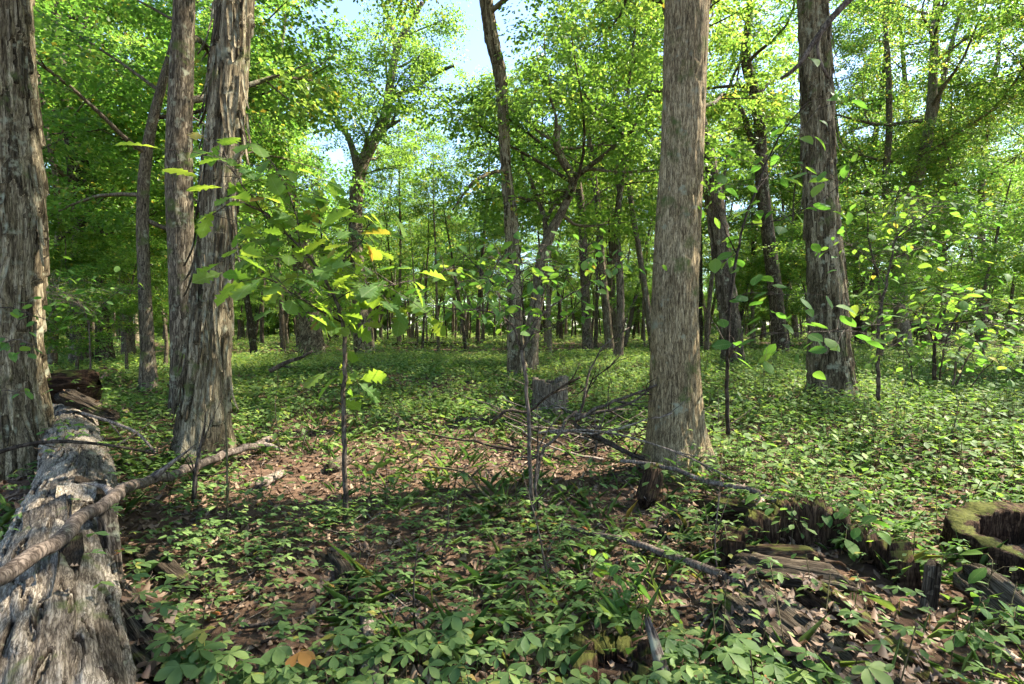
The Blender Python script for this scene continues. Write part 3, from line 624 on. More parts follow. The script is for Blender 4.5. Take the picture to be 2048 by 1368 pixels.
L0, L1 = Vector((-.87, .95, .19)), Vector((-6.27, 7.35, .20+float(gz(-6.27, 7.35))))
LOGR = .235
def log():
    root = empty('fallen_log', L0); Ln = (L1-L0).length; lay(root, L0, L1)
    pts = [(0, 0, 0), (.05, .01, Ln*.25), (-.04, 0, Ln*.5), (.03, -.02, Ln*.75), (0, 0, Ln)]
    bark_trunk('bark', pts, [LOGR*1.0, LOGR*1.02, LOGR, LOGR*1.03, LOGR*.98], 'log', M_LOG, 190, .024, 31, root, ref=(0, -1, 0))
    g = np.random.default_rng(3)
    for i in range(9):                                    # lifted plates of bark, broad and curling
        z = g.uniform(.6, Ln*.95) if i > 9 else g.uniform(.5, 3.2); th = math.pi/2+g.normal(0, .75); w = g.uniform(.10, .24); l = g.uniform(.25, .6); up = g.uniform(.015, .06)
        def fn(u, v, w=w, l=l, up=up, s=i):
            a = (u-.5)*w/LOGR; wob = .03*(fbm(v*4+s, u*2, s)-.5); rr = LOGR+.02+up*.7*v**2.2+.05*np.abs(u-.5)*v+.012*(fbm(u*3+s, v*5, s)-.5)
            a = a*(1-.25*np.abs(v-.5))+wob
            return rr*np.cos(a), rr*np.sin(a), (v-.5)*l+.04*(vnoise(u*4, v*0+s, s)-.5)
        V, F = slab(7, 10, fn, .012); o = obj('bark_plate', mesh_np('bark_plate', V, F, M_LOG, {'rnd': np.full(len(V), g.random())}, False), root, (0, 0, z), (0, 0, th))
    tag(root, 'thick fallen log with pale flaking bark running along the left foreground', 'log')
log()
WOODS = [(L0, L1, LOGR, 1.0)]
def GZ(px, py, h=.03):
    p = gpx(px, py); p.z += h; return p
def wood_chunk(name, label, p0, p1, w, th, mat, seed, cat='wood', roll=0, curve=.1, taper=.4, nu=10, nv=22, parts=0):
    """decayed piece of wood along p0-p1: grooved by its grain, ragged ends, flattened"""
    p0, p1 = Vector(p0), Vector(p1); ln = (p1-p0).length; k = 56 if w > .15 else 32; n = max(18, int(ln/.022)); r = w/2
    a = np.linspace(0, 2*math.pi, k, endpoint=False); t = np.linspace(0, 1, n); T, A = np.meshgrid(t, a, indexing='ij'); Z = T*ln
    wa = A+.5*(fbm(Z*2.5+seed, A*.5, seed, 2)-.5)
    ca, sa = np.cos(wa), np.sin(wa)
    gr = (vnoise(ca*r*110+seed*7, sa*r*110+Z*1.6, seed)-.5)*.5+(vnoise(ca*r*45+seed, sa*r*45+Z*.8, seed+3)-.5)*.9
    big = fbm(ca*1.6+seed, sa*1.6+Z*2.2/max(w*4, .3), seed+5, 3)-.5
    rr = r*(1-taper*T)*(1+.34*gr*min(1, .12/r+.35)+.75*big)
    endf = np.minimum(T, 1-T)*ln; rr = rr*sst(-.02, .05+.1*r, endf+.05*(h2(np.floor(A*2.5), 0*A, seed)-.3))
    rag = (h2(np.floor(A*3.2+gr), A*0, seed+1)-.5)*min(.25*ln, .9*w)*np.where(T > .5, 1, -1)*np.abs(2*T-1)**4
    bend = w*.35*(fbm(t*2.2+seed, t*0, seed+8, 2)-.5)
    x = rr*np.cos(A)+bend[:, None]; y = rr*np.sin(A)*min(1, .5+th/w)
    V = np.stack([x, y, Z+rag], -1).reshape(-1, 3); i, j = np.meshgrid(np.arange(n-1), np.arange(k), indexing='ij'); j2 = (j+1) % k
    F = [np.stack([i*k+j, i*k+j2, (i+1)*k+j2, (i+1)*k+j], -1).reshape(-1, 4)]
    jj = np.arange(k); V = np.vstack([V, (0, 0, .02), (0, 0, ln-.02)]); F += [np.stack([np.full(k, n*k), (jj+1) % k, jj], 1), np.stack([np.full(k, n*k+1), (n-1)*k+jj, (n-1)*k+(jj+1) % k], 1)]
    o = obj(name, mesh_np(name, V, F, mat, {'rnd': np.r_[(.5+.5*gr).ravel(), .5, .5]}, False)); lay(o, p0, p1, roll)
    if label and w > .15 and ln > .5: WOODS.append((p0, p1, r*(1-.5*taper)*1.15, min(1, .5+th/w)))
    return tag(o, label, cat) if label else o
wood_chunk('bark_piece', 'curved grey bark slab lying across the far end of the fallen log', Q(135, 788, 7.5), Q(228, 832, 6.9), .26, .04, M_WEA, 2, 'bark', curve=.35)
wood_chunk('wood_splinter', 'grey weathered splinter of wood beside the near part of the log', GZ(290, 1130, .06), GZ(390, 1190, .03), .15, .05, M_WEA, 3, curve=.3, taper=.6)
wood_chunk('rotten_log', 'broad grey decayed wood slab at the foot of the log in the lower left', Q(225, 1200, 2.55), Q(395, 1430, 2.0), .18, .06, M_WEA, 4, curve=.35, taper=.1)
wood_chunk('bark_piece', 'strip of curled bark leaning on the right flank of the log', Q(205, 1015, 3.0), Q(238, 1190, 2.6), .08, .03, M_LOG, 5, 'bark', curve=.5)
wood_chunk('rotten_log', 'large mossy slab of rotten wood with diagonal grain in the lower right', Q(1490, 1215, 2.9), Q(1800, 1470, 2.05), .42, .12, M_WEA, 6, curve=.25, taper=.1, nu=26, nv=44)
wood_chunk('rotten_log', 'mossy rotten slab below the hollow stump beside the diagonal one', Q(1620, 1190, 2.75), Q(1930, 1440, 2.1), .2, .07, M_ROT, 7, curve=.3, taper=.2, nu=16, nv=36)
wood_chunk('rotten_log', 'grey weathered slab with mossy top at the foot of the mossy stump', Q(1940, 1150, 3.0), Q(2075, 1262, 2.65), .22, .07, M_WEA, 8, curve=.3, taper=.1, nu=16)
wood_chunk('decayed_root', 'mossy decaying root running from the thick trunk toward the foreground', Q(1500, 985, 4.9), Q(1330, 1068, 3.9), .22, .08, M_WEA, 9, 'root', curve=.5, taper=.3, nu=14)
wood_chunk('decayed_root', 'mossy rotten root ridge behind the hollow stump', Q(1400, 1010, 4.4), Q(1530, 1030, 3.9), .2, .08, M_ROT, 19, 'root', curve=.5, taper=.3, nu=14)
wood_chunk('wood_splinter', 'upright pale splinter of a broken stump near the bottom edge', Q(1340, 1395, 2.15), Q(1298, 1245, 2.25), .075, .03, M_STK, 10, curve=.3)
wood_chunk('wood_splinter', 'thin brown splinter leaning in the lower right leaf litter', Q(1500, 1330, 2.3), Q(1440, 1215, 2.55), .07, .03, M_WEA, 11, curve=.3)
wood_chunk('wood_splinter', 'flat rotten wood strip lying in the creepers at the bottom centre', GZ(735, 1385), GZ(728, 1225), .09, .03, M_STK, 12, curve=.3)
wood_chunk('wood_splinter', 'short rotten wood piece lying in the litter left of centre', GZ(700, 1180), GZ(662, 1118), .12, .05, M_WEA, 13, curve=.4)
wood_chunk('wood_stub', 'reddish broken stub leaning on the base of the thick furrowed trunk', Q(1288, 1010, 4.45), Q(1308, 932, 4.7), .16, .09, M_ROT, 14, 'stub', curve=.5, taper=.1)
wood_chunk('wood_splinter', 'dark brown rotten wood piece on the litter right of the leaning trunk', GZ(515, 982), GZ(568, 950), .14, .05, M_STK, 15, curve=.4)
wood_chunk('wood_chunk', 'dark mossy lump of old wood on the litter left of the oak sapling', GZ(655, 948), GZ(692, 925), .17, .10, M_WEA, 16, curve=.5, taper=.3)
wood_chunk('wood_chunk', 'dark charred-looking wood lying left of the cut stump', GZ(915, 852), GZ(1012, 846), .16, .09, M_TWG, 17, curve=.5, taper=.1)
wood_chunk('rotten_bark', 'reddish crumbling wood on the far end of the fallen log', Q(95, 775, 8.1), Q(195, 772, 8.4), .42, .16, M_ROT, 18, 'bark', curve=.6, taper=-.2)

def shell_stump(name, label, c, Rr, th0, th1, hf, thick, mat, seed, cat='stump', rimmat=None, flare=.12, nth=110, nz=20, jag=1.0):
    root = empty(name, c)
    th = np.linspace(th0, th1, nth); v = np.linspace(0, 1, nz); T, Vv = np.meshgrid(th, v, indexing='ij')
    H = hf(T)*(1+.0*Vv); Z = Vv*H-.12*(1-Vv)
    fl = (fbm(T*3.5+seed, Z*1.2, seed)-.5)
    Z = Z+.05*jag*Vv*(fbm(T*9, Vv*2, seed+7)-.5)
    Ro = Rr*(1+flare*np.exp(-Z/.12))+.05*(fbm(T*7, Z*5, seed+8)-.5)+.09*fl*Rr/.4+.03*(vnoise(T*26, Z*2, seed+1)-.5)+.02*(fbm(T*40, Z*6, seed+2)-.5); Ri = Ro-thick*(.7+.6*vnoise(T*4, Z*2, seed+3))
    po = np.stack([Ro*np.cos(T), Ro*np.sin(T), Z], -1).reshape(-1, 3); pi = np.stack([Ri*np.cos(T), Ri*np.sin(T), Z-.01], -1).reshape(-1, 3); K = nth*nz
    i, j = np.meshgrid(np.arange(nth-1), np.arange(nz-1), indexing='ij'); f = np.stack([i*nz+j, (i+1)*nz+j, (i+1)*nz+j+1, i*nz+j+1], -1).reshape(-1, 4)
    t = np.array([(a*nz+nz-1, (a+1)*nz+nz-1, (a+1)*nz+nz-1+K, a*nz+nz-1+K) for a in range(nth-1)])
    e = np.array([(b+1, b, b+K, b+1+K) for b in range(nz-1)]+[((nth-1)*nz+b, (nth-1)*nz+b+1, (nth-1)*nz+b+1+K, (nth-1)*nz+b+K) for b in range(nz-1)])
    V = np.vstack([po, pi]); obj('shell', mesh_np('shell', V, [f, f[:, ::-1]+K, t, e], mat, {'rnd': h1(np.arange(len(V)))}, False), root)
    if rimmat:                                             # cushion of moss along the rim
        k = 8; q = np.array([((Ro[a, -1]+Ri[a, -1])/2*math.cos(th[a]), (Ro[a, -1]+Ri[a, -1])/2*math.sin(th[a]), Z[a, -1]+.003) for a in range(nth)])
        rr = np.full(nth, thick*.5)*(.55+.6*vnoise(th*7, th*0, seed+6)); Vt, Ft = tube(q, rr, k, .012*(vnoise(np.arange(k)[None]*1.7, th[:, None]*30, seed)-.5)); Vt = Vt.copy(); m = Vt[:-2].reshape(nth, k, 3)
        m[..., 2] = q[:, None, 2]+(m[..., 2]-q[:, None, 2])*.22; Vt[:-2] = m.reshape(-1, 3)
        obj('moss', mesh_np('moss', Vt, Ft, rimmat, None, True), root)
    tag(root, label, cat); return root
c = Vector((1.80, 3.0, float(gz(1.80, 3.0))-.05))
hs = shell_stump('hollow_stump', 'low hollow rotten stump with crumbling dark shell in the lower right', c, .50, -.25, 3.0,
                 lambda T: .15+.20*(fbm(T*2.2, T*0, 4)-.3)+.14*np.exp(-((T-1.1)/.8)**2)+.07*(h1(np.floor(T*8.3))-.5)+.06*(h1(np.floor(T*23))-.5), .11, M_ROT, 41)
def heart():
    for p0, p1, w, sd_, m in (((-.46, .02, .08), (-.02, -.26, .12), .24, 21, M_WEA), ((-.40, .14, .08), (-.05, -.06, .18), .19, 22, M_ROT), ((-.42, -.12, .02), (.0, -.40, .02), .15, 23, M_ROT)):
        wood_chunk('heartwood', None, p0, p1, w, .2, m, sd_, taper=.15).parent = hs
    def fn2(u, v): return (u-.5)*.05, .015*np.sin(u*9), v*.36+.03*(h1(np.floor(u*5))-.5)
    V, F = slab(5, 12, fn2, .05); obj('splinter', mesh_np('splinter', V, F, M_WEA, {'rnd': h1(np.arange(len(V)))}, False), hs, (.44, -.27, -.1), (.05, .08, .3))
heart()
c = Vector((3.36, 3.22, float(gz(3.36, 3.22))-.05))
shell_stump('mossy_stump', 'old cut stump with a moss-covered hollow rim at the right edge', c, .47, 0, 6.2832, lambda T: .25+.05*np.sin(T+.4)+.05*(fbm(np.cos(T)*2+4, np.sin(T)*2+4, 7)-.5)+.012*(vnoise(T*17, T*0, 5)-.5), .15, M_RTM, 44, jag=.8)
c = gpx(1100, 824)
st = shell_stump('cut_stump', 'grey cut stump with flaring roots standing left of the brush pile', c, .27, 0, 6.2832, lambda T: .52+.04*np.sin(T*2+1)+.05*(h1(np.floor(T*4))-.5), .12, M_STP, 47, flare=.55)
def topcap(root, R_, z, mat):
    a = np.linspace(0, 2*math.pi, 40, endpoint=False); V = [(0, 0, z)]+[(R_*math.cos(t)*(1+.06*math.sin(3*t)), R_*math.sin(t), z+.02*math.sin(5*t)) for t in a]
    F = [np.array([(0, i+1, (i+1) % 40+1) for i in range(40)])]; obj('cut_face', mesh_np('cut_face', np.array(V), F, mat, None), root)
topcap(st, .2, .44, M_STP)
c = Vector((.45, 2.2, float(gz(.45, 2.2))))
shell_stump('broken_stump', 'broken rotten stump overgrown with creeper at the bottom edge', c, .21, 0, 6.2832, lambda T: .04+.12*(h1(np.floor(T*5.1))-.2)+.10*(fbm(T*4, T*0, 3)-.5), .12, M_ROT, 49)

# loose strips peeling from the two near shaggy trunks
def strips(key, n, zmax, seed):
    root, q, r = TREES[key]; g = np.random.default_rng(seed); mes = []
    for i in range(6):
        w, l, up = g.uniform(.03, .06), g.uniform(.22, .5), g.uniform(.03, .085)
        def fn(u, v): return (u-.5)*w*(1-.5*v**3), -(.0+up*v**2.3+.012*np.abs(u-.5)), -v*l
        V, F = slab(3, 8, fn, .008); mes.append(mesh_np('bark_strip', V, F, M_BKS, {'rnd': np.full(len(V), g.random())}))
    for i in range(n):
        z = g.uniform(.5, zmax); k = int(np.argmin(np.abs(q[:, 2]-z))); side = g.choice([-1, 1]); a = side*g.uniform(.5, 1.7) if i % 4 else g.uniform(-.8, .8)
        rr = r[k]+.022; obj('bark_strip', mes[i % 6], root, (q[k, 0]+rr*math.sin(a), q[k, 1]-rr*math.cos(a), z), (g.normal(0, .06), g.normal(0, .09), a))
strips('T1', 60, 5.4, 1); strips('T3', 55, 5.6, 2); strips('T18', 40, 7.5, 3)

# ------------------------------------------------------------------ fallen branches and sticks
def branch(label, pts, r0, r1, mat=None, name='fallen_branch', k=8, wob=.0, group=None, twigs=0, cat='branch'):
    mb = MB(); pts = [Vector(p) for p in pts]; q = stick(mb, pts, r0, r1, k, .1, wob)
    o = None
    b = q[0].copy(); me = mb; me.V = [v-b for v in me.V]
    o = obj(name, me.mesh(name, mat or M_STK, True), None, b)
    for i in range(twigs):
        kk = R.randrange(len(q)//4, len(q)-1); d = (q[min(kk+1, len(q)-1)]-q[kk-1]); d /= np.linalg.norm(d)+1e-9
        dd = d*.6+rng.normal(0, .5, 3); dd /= np.linalg.norm(dd); l = R.uniform(.15, .5)
        tb = MB(); stick(tb, [q[kk]-b, q[kk]-b+dd*l*.5, q[kk]-b+dd*l+rng.normal(0, .04, 3)], r1*.8+.002, .0015, 4, .1); obj('twig', tb.mesh('twig', mat or M_STK, True), o)
    tag(o, label, cat, group); return o
branch('long pale dead branch lying across the fallen log', [P(-70, 1200, 1.68), P(110, 1083, 2.2), P(160, 1040, 2.5), P(215, 1002, 2.85), P(262, 972, 3.45), P(360, 945, 4.4), P(440, 914, 5.05), P(545, 878, 5.8)], .032, .040, M_STK, k=12, wob=.010, twigs=4)
branch('thin dark stick lying level across the log in front of the edge tree', [Q(-30, 912, 4.3), Q(70, 886, 4.5), Q(150, 884, 4.6), Q(235, 893, 4.8), Q(312, 908, 5.0)], .017, .008, M_TWG, twigs=4)
branch('pale stick sloping down off the right side of the log', [Q(165, 826, 6.0), Q(240, 850, 5.6), Q(285, 875, 5.2), Q(310, 904, 5.0)], .016, .009, M_STK, twigs=2)
branch('forked dark stick standing in front of the leaning shaggy trunk', [Q(388, 1005, 4.6), Q(392, 940, 4.7), Q(402, 890, 4.8), Q(410, 850, 4.9)], .022, .008, M_TWG, twigs=5)
branch('brown fallen pole in the creepers right of centre', [Q(1100, 1045, 4.1), Q(1190, 1068, 3.75), Q(1290, 1092, 3.4), Q(1360, 1118, 3.2), Q(1492, 1172, 2.85)], .014, .026, M_STK, k=10, wob=.004)
branch('long thin pale branch arching past the base of the thick trunk', [Q(1100, 866, 5.4), Q(1180, 860, 5.2), Q(1240, 870, 5.0), Q(1340, 900, 4.8), Q(1420, 935, 4.7), Q(1490, 975, 4.6)], .010, .007, M_STK, twigs=3)
branch('pale crooked root-like branch lying right of the thick trunk', [Q(1240, 922, 5.0), Q(1310, 930, 4.9), Q(1370, 945, 4.7), Q(1400, 960, 4.6), Q(1450, 968, 4.5), Q(1560, 1002, 4.1)], .016, .024, M_STK, k=10, wob=.008)
branch('dark crooked branch on the ground beyond the oak sapling', [P(540, 742, 10.5), P(580, 722, 10.5), P(600, 716, 10.5), P(625, 702, 10.5)], .05, .025, M_TWG, twigs=3)
branch('dark hanging dead limb across the top right', [P(1712, -14, 4.6), P(1660, 40, 4.6), P(1622, 92, 4.6), P(1590, 138, 4.6), P(1562, 157, 4.6)], .032, .014, M_TWG, k=10, name='hanging_limb')
branch('short dark limb hooking down beside the hanging dead limb', [P(1648, 56, 4.62), P(1634, 90, 4.6), P(1640, 125, 4.6), P(1658, 157, 4.6)], .014, .012, M_TWG, k=8, name='hanging_limb')
branch('dark root-like stick lying left of the cut stump', [Q(985, 845, 7.2), Q(1015, 820, 7.3), Q(1055, 825, 7.3), Q(1085, 800, 7.4), Q(1130, 770, 7.5), Q(1160, 755, 7.6)], .022, .012, M_TWG, twigs=2)
branch('curved green-brown stick in the litter in front of the central sapling', [Q(845, 932, 5.4), Q(920, 942, 5.2), Q(965, 985, 4.6), Q(1020, 1030, 4.1)], .010, .012, M_STM, twigs=2)
branch('far fallen trunk lying on the ground in the distance left of centre', [GZ(772, 694, .1), GZ(830, 692, .14), GZ(930, 692, .12)], .17, .12, M_WEA, k=10)
gB = np.random.default_rng(9)
for lab, pts, r0, r1, m in (
        ('dark forked branch rising from the brush pile toward the thick trunk', [(1150, 838, 5.0), (1220, 806, 5.0), (1285, 782, 4.9), (1335, 762, 4.8)], .02, .009, M_TWG),
        ('tall thin dead stem standing up out of the brush pile', [(1148, 850, 5.2), (1168, 800, 5.2), (1178, 745, 5.3), (1200, 702, 5.3), (1258, 655, 5.3)], .015, .005, M_TWG),
        ('bent dead branch on the left flank of the brush pile', [(1072, 965, 4.2), (1085, 905, 4.5), (1122, 868, 4.8), (1140, 832, 5.0), (1155, 822, 5.0)], .016, .012, M_TWG),
        ('long dark branch across the middle of the brush pile', [(1140, 832, 5.1), (1200, 824, 5.1), (1262, 806, 5.0), (1310, 772, 4.95)], .018, .008, M_TWG),
        ('pale bare branch crossing low over the brush pile', [(1075, 866, 4.9), (1130, 860, 4.9), (1190, 866, 4.8), (1255, 852, 4.7), (1345, 826, 4.5)], .011, .005, M_STK),
        ('dark stick standing steeply in the brush pile', [(1190, 905, 4.8), (1196, 870, 4.85), (1200, 840, 4.9)], .012, .007, M_TWG),
        ('thin arching twig of the brush pile in front of the cut stump', [(1165, 815, 5.3), (1185, 760, 5.3), (1215, 735, 5.3), (1245, 705, 5.3)], .009, .004, M_TWG),
        ('bundled dark branch sloping down to the base of the thick trunk', [(1150, 850, 5.0), (1200, 880, 4.8), (1250, 905, 4.7), (1300, 925, 4.6)], .02, .012, M_TWG),
        ('second dark branch sloping down to the thick trunk', [(1175, 858, 5.05), (1225, 888, 4.85), (1290, 915, 4.7)], .016, .01, M_TWG)):
    branch(lab, [P(*p) for p in pts], r0, r1, m, k=7, wob=.006, twigs=4)
for i in range(44):                                        # brush pile between the stump and the thick trunk
    a = gB.uniform(0, 1); px0, py0 = 1090+240*gB.random(), 830+95*gB.random(); b = gpx(px0, py0)
    px0 = max(px0, 1150) if py0 < 870 else px0; b = gpx(px0, py0); an = gB.choice([.25, .55, 2.8, -.25, 2.4, .1])+gB.normal(0, .22); l = gB.uniform(.7, 1.9); el = gB.uniform(0, .42)
    dv = Vector((math.cos(an)*math.cos(el), math.sin(an)*.5*math.cos(el), math.sin(el))); m1 = b+dv*l*.5+Vector((gB.normal(0, .05), gB.normal(0, .05), gB.normal(.03, .04)))
    branch('thin crooked dead branch in the brush pile left of the thick trunk', [b+Vector((0, 0, .02)), m1, b+dv*l+Vector((0, 0, .03+gB.normal(0, .06)))], gB.uniform(.010, .022), .005, (M_TWG, M_STK, M_TWG)[i % 3], k=6, wob=.006, group='branches of the brush pile', twigs=2)
for i in range(70):                                        # loose sticks on the floor
    px0, py0 = gB.uniform(250, 1500), 790+560*gB.random()**1.3; b = gpx(px0, py0); an = gB.uniform(0, 3.14); l = gB.uniform(.2, .8)
    dv = Vector((math.cos(an), math.sin(an), 0)); p2 = b+dv*l; p2.z = float(gz(p2.x, p2.y)); m1 = (b+p2)/2+Vector((gB.normal(0, .03), gB.normal(0, .03), 0)); m1.z = float(gz(m1.x, m1.y))
    up = Vector((0, 0, .025)); branch('dead stick lying loose on the leaf litter', [b+up, m1+up*1.3, p2+up], gB.uniform(.004, .012), .003, (M_STK, M_TWG)[i % 2], 'fallen_stick', k=5, wob=.004, group='loose sticks on the forest floor', cat='stick')
for px0, py0, h in ((905, 830, .75), (945, 800, .9), (1000, 800, .7), (790, 880, .55), (860, 870, .6), (1145, 800, .8), (1160, 850, 1.0), (1230, 790, .9), (560, 880, .8), (600, 930, .55), (1440, 1180, .5), (455, 1035, 1.5), (1790, 860, .7), (1715, 900, .6), (1880, 900, .7), (1100, 1180, .7), (830, 1260, .5), (880, 1120, .4), (1530, 790, .6)):
    b = gpx(px0, py0); t = b+Vector((gB.normal(0, .12)*h, gB.normal(0, .1), h))
    branch('thin bare dead seedling stem standing upright in the undergrowth', [b-Vector((0, 0, .03)), b*.5+t*.5+Vector((gB.normal(0, .04), 0, 0)), t], .007 if h < 1.2 else .011, .002, (M_TWG, M_STM)[int(px0) % 2], 'dead_seedling', k=5, group='bare seedling stems', twigs=3, cat='seedling')

# ------------------------------------------------------------------ saplings with leaves one by one
def leaf_meshes(tmpl, mat, name='leaf'):
    return [mesh_np(name, t[0], t[1], mat, None, True) for t in tmpl]
OAKM = leaf_meshes([LEAF_OAK, LEAF_OAK2, leaf_shape([0, .1, .2, .3, .37, .47, .54, .64, .71, .81, .9, 1], [0, .03, .14, .18, .09, .29, .16, .35, .2, .24, .12, 0], fold=.2, droop=.05)], M_OAK)
BRDM = leaf_meshes([LEAF_BROAD, leaf_shape([0, .12, .35, .6, .82, 1], [0, .15, .26, .25, .15, 0], fold=.15, droop=.3), leaf_shape([0, .12, .35, .6, .82, 1], [0, .18, .3, .28, .17, 0], fold=-.06, droop=.2)], M_BRD)
def sapling(name, label, d, stems, leaves, size, n, seed, mat=M_TWG, cat='sapling', petiole=.04, spread=.16, tiltd=.35, base=None):
    """stems: list of (path (px,py,doff), r0, r1, leaf share)"""
    g = np.random.default_rng(seed); b = gpx(*base) if base else P(stems[0][0][0][0], stems[0][0][0][1], d); b.z = float(gz(b.x, b.y)); d = b.y if base else d
    root = empty(name, b); tot = sum(s[3] for s in stems)
    for path, r0, r1, sh in stems:
        pts = [P(px, py, d+dd)-b for px, py, dd in path]
        mb = MB(); q = stick(mb, pts, r0, r1, 7, .06, .004); st_ = obj('stem' if r0 > .009 else 'twig', mb.mesh('stem', mat, True), root)
        k = int(round(n*sh/tot)); pb = MB()
        for i in range(k):
            t = 1-(g.random()**1.3)*.75; x = q[min(len(q)-1, int(t*len(q)))]; off = g.normal(0, spread*(.5+.5*t), 3)*np.array((1, 1, .7)); yaw = math.atan2(off[1], off[0])-math.pi/2+g.normal(0, .6)
            mid = x+off*.5+np.array((0, 0, .015)); Vt, Ft = tube(np.array([x, mid, x+off]), np.array((.0028, .002, .0014)), 4, cap=False); pb.add(Vt, Ft, .5)
            obj('leaf', leaves[g.integers(0, len(leaves))], st_, x+off, (g.normal(-.3, tiltd), g.normal(0, tiltd*1.3), yaw), size*g.uniform(.65, 1.2))
        if k: o = obj('leaf_stalks', pb.mesh('leaf_stalks', mat), root); o['kind'] = 'stuff'
    tag(root, label, cat); return root
sapling('oak_sapling', 'young oak with big lobed sunlit leaves in front of the shaggy trunk', 4.0, [
    ([(694, 1050, 0), (690, 950, 0), (687, 800, 0), (690, 690, 0), (683, 640, 0), (668, 595, .05), (650, 560, .1), (620, 515, .1), (575, 470, 0), (535, 430, -.1), (470, 405, -.2), (425, 430, -.3)], .021, .005, 3.2),
    ([(650, 560, .1), (645, 500, .2), (640, 440, .3), (622, 360, .3)], .007, .003, 2), ([(600, 495, .1), (590, 420, 0), (560, 350, -.1), (545, 325, -.1)], .006, .003, 2.2), ([(560, 455, 0), (500, 390, -.2), (455, 320, -.3)], .006, .003, 1.8),
    ([(684, 645, 0), (640, 620, -.2), (590, 590, -.4), (545, 560, -.5)], .008, .003, 2.0), ([(690, 665, 0), (720, 620, .1), (790, 610, .3), (855, 590, .4)], .008, .003, 2.0), ([(672, 600, 0), (720, 575, -.2), (790, 570, -.3)], .006, .003, 1.6),
    ([(665, 590, 0), (690, 520, .3), (705, 430, .4)], .006, .003, 2), ([(620, 515, .1), (560, 520, .1), (500, 470, .1)], .006, .003, 1.5), ([(650, 555, .1), (715, 490, -.2), (745, 440, -.3)], .005, .003, 1.4)], OAKM, .21, 298, 61)
sapling('young_tree', 'bushy broad-leaved sapling with forked dark stems in the centre foreground', 4.0, [
    ([(1066, 1048, 0), (1060, 930, 0), (1056, 820, 0), (1048, 730, 0), (1043, 700, 0)], .018, .013, 0), ([(1078, 1035, .05), (1072, 940, .1), (1080, 890, .15), (1120, 830, .2)], .012, .005, 0),
    ([(1043, 702, 0), (1030, 660, 0), (1000, 630, -.1), (960, 620, -.2), (915, 618, -.3), (875, 612, -.4)], .011, .003, 2), ([(1043, 702, 0), (1062, 670, 0), (1085, 630, .1), (1130, 595, .2), (1200, 555, .3), (1262, 505, .3)], .011, .003, 2.4),
    ([(975, 622, -.2), (975, 590, -.2), (985, 550, -.1), (1000, 510, 0)], .005, .002, 2.2), ([(1080, 640, .1), (1085, 580, .3), (1075, 520, .4), (1085, 490, .4)], .005, .002, 2.4), ([(1010, 635, 0), (1000, 590, .3), (960, 540, .4), (930, 510, .5)], .005, .002, 2.2),
    ([(1125, 597, .2), (1130, 560, .1), (1160, 520, 0), (1175, 490, 0)], .005, .002, 2), ([(945, 620, -.2), (920, 570, -.1), (890, 540, -.1)], .004, .002, 1.6), ([(1040, 690, 0), (1040, 620, -.2), (1045, 560, -.3), (1040, 510, -.3)], .005, .002, 2.2), ([(1060, 672, 0), (1130, 640, -.2), (1160, 600, -.3)], .004, .002, 1.2)],
    BRDM, .088, 300, 62, spread=.13)
sapling('young_tree', 'slender sapling with sparse large leaves between the thick trunk and the shaggy grey one', 4.9, [
    ([(1456, 868, 0), (1454, 760, 0), (1456, 680, 0), (1460, 600, 0), (1474, 510, 0), (1487, 450, 0), (1515, 370, 0), (1535, 320, 0), (1575, 250, -.1), (1615, 205, -.2)], .020, .004, 3), ([(1474, 510, 0), (1450, 460, 0), (1425, 400, -.1), (1405, 350, -.1)], .006, .003, 1.4),
    ([(1458, 715, 0), (1480, 690, -.2), (1530, 668, -.4), (1600, 665, -.6), (1680, 660, -.7), (1745, 650, -.8)], .008, .003, 3), ([(1460, 600, 0), (1500, 585, -.2), (1570, 590, -.4)], .005, .003, 1), ([(1487, 450, 0), (1560, 440, -.3), (1640, 400, -.5), (1710, 345, -.6)], .006, .003, 1.8), ([(1456, 690, 0), (1425, 640, .1), (1408, 610, .1)], .005, .003, .8), ([(1505, 395, 0), (1550, 330, .2), (1640, 210, .3)], .005, .003, 1.4)],
    BRDM, .155, 130, 63, spread=.2)
sapling('broadleaf_shrub', 'wide shrub with several dark stems and flat layers of leaves at the right', 5.8, [
    ([(1869, 760, 0), (1870, 690, 0), (1880, 640, 0), (1905, 600, 0)], .022, .006, 2), ([(1905, 770, .1), (1920, 700, .1), (1950, 660, 0), (2010, 620, -.2)], .014, .005, 2.2), ([(1912, 770, .1), (1935, 715, .2), (1985, 670, .3), (2060, 640, .3)], .012, .005, 2.2), ([(1880, 760, 0), (1890, 690, -.3), (1930, 610, -.4), (1970, 585, -.5)], .01, .004, 2.2),
    ([(1870, 690, 0), (1850, 650, -.3), (1820, 620, -.5), (1790, 610, -.6)], .008, .003, 1.6), ([(1940, 775, .2), (1990, 720, 0), (2040, 700, -.3)], .008, .003, 1), ([(1825, 760, .2), (1815, 700, .2), (1790, 670, .2), (1750, 650, .2)], .008, .003, 1.4), ([(1890, 650, -.2), (1960, 640, -.6), (2030, 660, -.9)], .007, .003, 1.6), ([(1840, 650, -.3), (1860, 600, -.6), (1900, 580, -.8)], .006, .003, 1.4)],
    BRDM, .105, 300, 64, spread=.22, tiltd=.28, cat='shrub')
